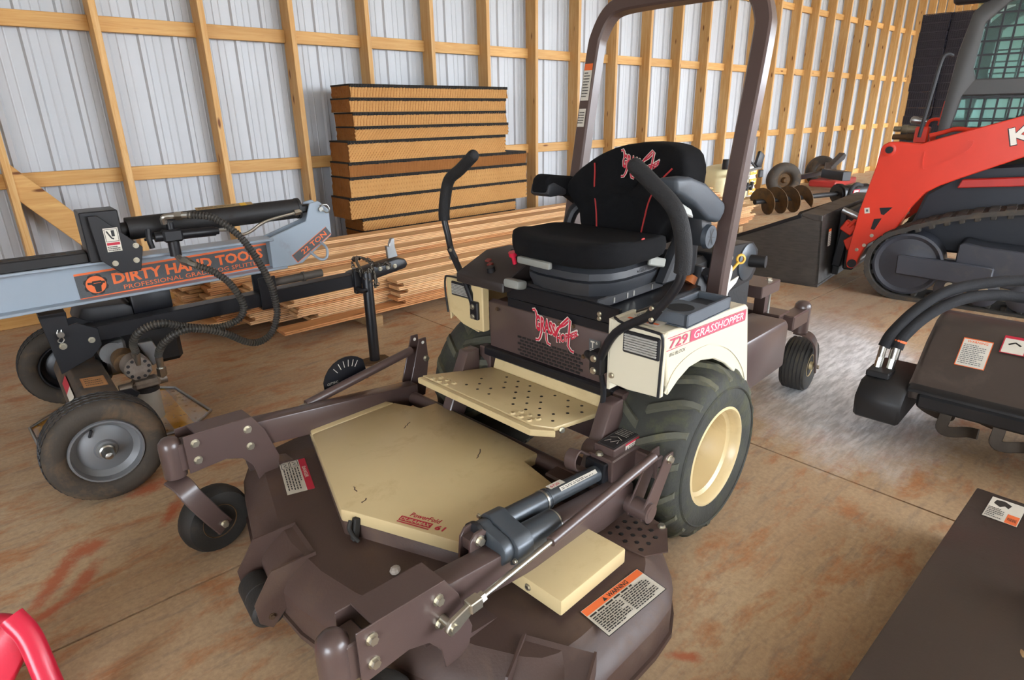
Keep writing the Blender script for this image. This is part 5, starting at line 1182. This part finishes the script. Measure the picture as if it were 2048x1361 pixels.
for i, (x, y) in enumerate(((-.10, .16), (-.085, .115))):
    MB().cyl((x, y, .29), (x + .01, y - .002, .335), .016, n=8).cyl((x + .01, y - .002, .335), (x + .02, y - .004, .385), .020 if i else .015, n=14).build('hose_fitting', STEEL, tl)
HS = mat('hose_sleeve', '17171a', .85, 0, .15, 20, .4, 150)
MB().tube([(-.08, .155, .38), (-.05, .14, .44), (.05, .09, .53), (.16, .02, .60), (.28, -.09, .635), (.40, -.25, .65), (.50, -.5, .64), (.6, -.9, .62)], .024, 12).build('hydraulic_hose', HS, tl)
MB().tube([(-.065, .11, .38), (-.04, .10, .43), (.06, .05, .51), (.17, -.03, .57), (.28, -.13, .59), (.36, -.26, .58), (.42, -.5, .56), (.5, -.9, .5)], .024, 12).build('hydraulic_hose', HS, tl)
MB().lathe([(.0255, -.005), (.027, 0), (.0255, .005)], (-.052, .105, .41), (.3, -.1, .9), 14).build('orange_band', ORNG, tl)
hU = V(0, -1, 0); hW = V(.13, 0, .12)
decal('tiller_label', tl, (-.062, -.10, .3645), hU, V(.12, 0, .109), [('r', 0, 0, .10, .135, ORNG), ('r', .003, .003, .097, .13, PAPER), ('t', 'WARNING', .015, .115, .07, .011, ORNG, .02)] + lines(.008, .01, .09, .108, 11, GREYI, .35, 51))
decal('tiller_label', tl, (.008, -.225, .431), hU, V(.12, 0, .065), [('r', 0, 0, .17, .10, REDI), ('r', .004, .004, .075, .085, PAPER), ('r', .08, .004, .166, .05, PAPER), ('l', [(.02, .05), (.04, .065), (.06, .05)], .008, INK)] + lines(.085, .008, .16, .045, 4, REDI, .3, 52))
rot = MB().cyl((.10, -1.55, .16), (.10, .0, .16), .05, n=16).build('tiller_rotor', BLACKM, tl)
TINE = mat('worn_tine_steel', '4a4036', .5, .6, .2, 10, .1, 60, dirt='6a543a', da=.4)
for i in range(8):
    y = -.10 - i * .19; a = i * 75
    for s_ in (1, -1):
        aa = math.radians(-90 + s_ * 28 + (i % 3) * 8); r0 = .05; c = V(.10, y, .16)
        P = [c + V(math.cos(aa) * r, 0, math.sin(aa) * r) for r in (.05, .10, .14)]; e = P[-1]
        P += [e + V(math.cos(aa) * .012, s_ * .03, math.sin(aa) * .012 + .002), e + V(.0, s_ * .09, .010), e + V(.02 * s_, s_ * .13, .022)]
        for p in P: p.z = max(p.z, .012)
        MB().sweep(P, rsq(.045, .008, .002, 1), up=(math.cos(aa), 0, math.sin(aa)), sub=4).build('tine', TINE, rot)
# ------------------------------------------------------------------ flat steel implement in the right foreground
cr = thing('steel_implement', 'flat dark brown steel implement deck with warning label, bottom right foreground', 'implement', (1.42, -.42, 0), 0)
BR2 = mat('dark_implement_paint', '40352f', .36, 0, .1, 4, .06, 100, dirt='574a40', da=.42, dscale=5, coat=.2)
MB().bx(-.82, .82, -.68, .68, .185, .20, .005, 2).build('deck_plate', BR2, cr)
MB().bx(-.81, .81, -.67, .67, .03, .186, .004).build('deck_skirt', BLACKM, cr)
MB().bx(.35, .365, -.5, .48, .20, .34, .002).build('stiffener', BLACKM, cr)
decal('warning_label', cr, (.655, .635, .2005), V(0, -1, 0), V(1, 0, 0), [('r', 0, 0, .088, .14, INK), ('r', .002, .002, .086, .138, PAPER), ('p', [(.012, .10), (.03, .085), (.04, .10), (.05, .09), (.055, .115), (.035, .13), (.015, .125)], INK), ('r', .055, .004, .084, .06, ORNG), ('t', 'WARNING', .058, .02, .022, .02, INK, .02)] + lines(.006, .006, .05, .075, 6, INK, .4, 61))
for x, y, r in ((-.12, .52, .009), (.12, .44, .006)):
    decal('worn_patch', cr, (x, y, .2005), (1, .3, 0), (-.3, 1, 0), [('p', [(r * 2 * math.cos(a) * (1 + .3 * math.sin(3 * a)), r * math.sin(a)) for a in [k * .524 for k in range(12)]], PINE3)])
# ------------------------------------------------------------------ earth auger lying beyond the bucket
au = thing('earth_auger', 'steel earth auger with rusty spiral flighting lying behind the loader bucket', 'auger', (8.20, 4.06, .185), -21.5)
MB().cyl((-.05, 0, .0), (1.45, 0, .03), .035, n=16).build('auger_shaft', BLACKM, au)
fl_ = MB(); rs = []
N_ = 72
for i in range(N_ + 1):
    a = 2 * math.pi * 3.6 * i / N_; x = .0 + .80 * i / N_; r = .185
    rs.append([V(x, .03 * math.cos(a), .03 * math.sin(a)), V(x + .01, r * math.cos(a), r * math.sin(a)), V(x + .02, r * math.cos(a), r * math.sin(a)), V(x + .012, .03 * math.cos(a), .03 * math.sin(a))])
for r in rs:
    for v in r: v.z = max(v.z, -.184)
fl_.rings(rs).build('flighting', RUSTY, au)
MB().cyl((1.40, 0, .03), (1.95, 0, .04), .11, n=28).cyl((1.42, 0, .03), (1.46, 0, .03), .14, n=28).bx(1.55, 1.9, -.13, .13, -.184, .0).build('gear_head', BLACKP, au)
decal('gear_head_label', au, (1.58, -.112, .02), (1, 0, 0), (0, -.2, 1), [('r', 0, -.06, .12, .07, REDI), ('r', .02, -.05, .10, .06, PAPER)])
MB().tube([(1.72, -.12, .14), (1.55, -.18, .17), (1.42, -.22, .12), (1.36, -.25, .0), (1.36, -.26, -.10), (1.42, -.24, -.155)], .028, 10).build('auger_hose', HS, au)
# ------------------------------------------------------------------ red towed implement with two gauge wheels by the wall
im = thing('towed_implement', 'red and black implement on two dusty wheels standing against the stud wall', 'implement', (10.33, 4.72, 0), 3)
for (x, y, r) in ((0, 0, .275), (1.95, .10, .275)):
    t = MB().lathe([(.12, .06), (.16, .09), (.23, .085), (.262, .065), (r, .03), (r, -.03), (.262, -.065), (.23, -.085), (.16, -.09), (.12, -.06)], (x, y, r), (-.72, -.7, 0), 40, closed=True).build('wheel_tyre', RUBBERT, im, ang=60)
    MB().lathe([(.125, .055), (.12, .062), (.10, .03), (.05, .035), (.045, .07), (.03, .09), (.001, .09)], (x, y, r), (-.72, -.7, 0), 30, cap='last').build('wheel_rim', RUSTY, t)
MB().bx(.05, 1.75, -.10, -.02, .24, .32, .006).build('axle_beam', BLACKP, im)
MB().box((.42, -.66, .36), (.14, .60, .14), (0, 0, -40), .006).build('draw_bar', BLACKP, im)
MB().box((1.25, -.25, .36), (.5, .10, .14), (0, -10, 20), .006).build('hitch_tube', BLACKP, im)
MB().prism([(1.2, .40), (1.85, .62), (1.95, .58), (1.9, .50), (1.3, .34)], 'y', -.30, -.20, .01).build('lift_arm', BLACKP, im)
MB().bx(.85, 1.9, -.55, -.10, .10, .21, .02).bx(1.1, 1.25, -.45, -.40, .2, .33, .01).build('red_deck', mat('red_paint', 'a8302a', .45, 0, .1, 4, .05, 80, dirt='8a5a4c', da=.4), im)
# ------------------------------------------------------------------ sprayer tank and white pails on the stack behind the seat
sp_ = thing('spray_tank', 'cream plastic spray tank with black fittings and boom behind the mower seat', 'sprayer', (7.33, 4.28, 0), 0)
TANK = mat('cream_tank_plastic', 'e6dcae', .4, 0, .05, 6)
tk = MB(); P_ = roundpoly([(.0, -.18), (.78, -.18), (.78, .25), (.0, .25)], 2)
tk.rings([[V(.39 + (x - .39) * k, .03 + (y - .03) * k, z) for x, y in P_] for k, z in ((.80, .23), (.95, .26), (1, .34), (1, .52), (.93, .62), (.75, .68), (.4, .70))]); tk.build('tank', TANK, sp_, ang=60)
MB().bx(.02, .76, -.17, .24, .0, .235, .006).build('stand', PINE3, sp_)
MB().tube([(.05, -.215, .585), (.45, -.215, .61), (.85, -.215, .64)], .017, 8, 2).build('spray_boom', ALU, sp_)
bf_ = MB().cyl((.30, -.22, .40), (.62, -.22, .42), .022)
for x in (.30, .40, .50, .62): bf_.cyl((x, -.22, .37), (x, -.235, .47), .026, n=10)
bf_.cyl((.45, -.20, .24), (.45, -.22, .40), .022); bf_.build('nozzle_manifold', BLACK, sp_)
MB().tube([(.15, -.16, .70), (.25, -.18, .74), (.4, -.2, .76), (.6, -.2, .72), (.76, -.2, .63)], .014, 8).cyl((.12, -.12, .66), (.12, -.12, .78), .05, n=12).cyl((.22, -.14, .66), (.22, -.14, .75), .04, n=12).build('pump_head', BLACK, sp_)
MB().lathe([(.045, -.01), (.045, .01), (.035, .012), (.001, .012)], (.40, -.2, .85), (-.6, -.8, 0), 20).cyl((.40, -.2, .74), (.40, -.2, .81), .008).build('pressure_gauge', WHITE, sp_)
MB().box((.80, -.21, .74), (.16, .05, .20), (0, 25, 0), .03, 2).box((.86, -.22, .56), (.10, .03, .10), (0, 0, 0), .01).build('spray_gun', BLACK, sp_)
decal('tank_print', sp_, (.14, -.181, .50), (1, 0, 0), (0, 0, 1), [('t', 'COUNTYLINE', .12, 0, .38, .045, INK, .02), ('p', [(.05 + .045 * math.cos(a), .02 + .045 * math.sin(a)) for a in [k * .524 for k in range(12)]], REDI)])
# ------------------------------------------------------------------ white pails
for k in range(3):
    p = thing('white_tub', ['lowest of three stacked white and yellow tubs', 'middle of three stacked white and yellow tubs', 'topmost of three stacked white and yellow tubs'][k] + ' beside the roll bar', 'tub', (8.86, 4.62, .16 + k * .145), 0, 'stacked tubs')
    MB().rings([[V(x * q, y * q, z) for x, y in roundpoly([(-.14, -.12), (.14, -.12), (.14, .12), (-.14, .12)], 2)] for q, z in ((.92, 0), (1, .02), (1, .125), (.94, .143))]).build('tub_body', WHITE, p)
    decal('tub_label', p, (-.142, .10, .015), (0, -1, 0), (0, 0, 1), [('r', 0, .01, .20, .10, YELL), ('l', [(.03, .05), (.08, .07), (.13, .045), (.17, .06)], .02, PAPER)])
    decal('tub_label', p, (-.10, -.122, .015), (1, 0, 0), (0, 0, 1), [('r', 0, .01, .20, .10, YELL), ('l', [(.03, .05), (.08, .07), (.13, .045), (.17, .06)], .02, PAPER)])
tag(MB().bx(8.62, 9.06, 4.46, 4.80, 0, .16, .004).build('timber_block', PINE3), 'grey weathered timber block under the stacked white tubs', 'timber')
# ------------------------------------------------------------------ red moulded plastic at the left edge
rd_ = thing('plastic_stand', 'glossy red moulded plastic stand at the bottom left corner', 'stand', (-.16, 1.40, 0), 0)
# the pieces are set out around the frame base point
RO = V(-.16, 1.40, 0)
def RP(*a): return [Vector(p) - RO for p in a]
MB().sweep(RP((-.115, 1.605, .285), (-.096, 1.57, .24), (-.088, 1.52, .16), (-.075, 1.44, .0)), rsq(.05, .05, .018, 3), up=(1, .2, .2), sub=5).build('moulded_leg', REDPL, rd_, ang=60)
q1 = RP((-.34, 1.70, .285), (-.135, 1.625, .30), (-.098, 1.595, .29), (-.092, 1.57, .235), (-.108, 1.57, .19), (-.17, 1.545, .12), (-.40, 1.50, .03)); n1 = V(-.02, .10, -.06)
MB().raw(q1 + [p + n1 for p in q1], [tuple(range(7)), tuple(range(13, 6, -1))] + [(i, (i + 1) % 7, 7 + (i + 1) % 7, 7 + i) for i in range(7)], .018, 4).build('moulded_panel', REDPL, rd_, ang=60)
MB().sweep(RP((-.12, 1.58, .02), (-.20, 1.56, .03), (-.42, 1.50, .03)), rsq(.05, .04, .015, 2), up=(0, 0, 1), sub=3).build('moulded_foot', REDPL, rd_, ang=60)
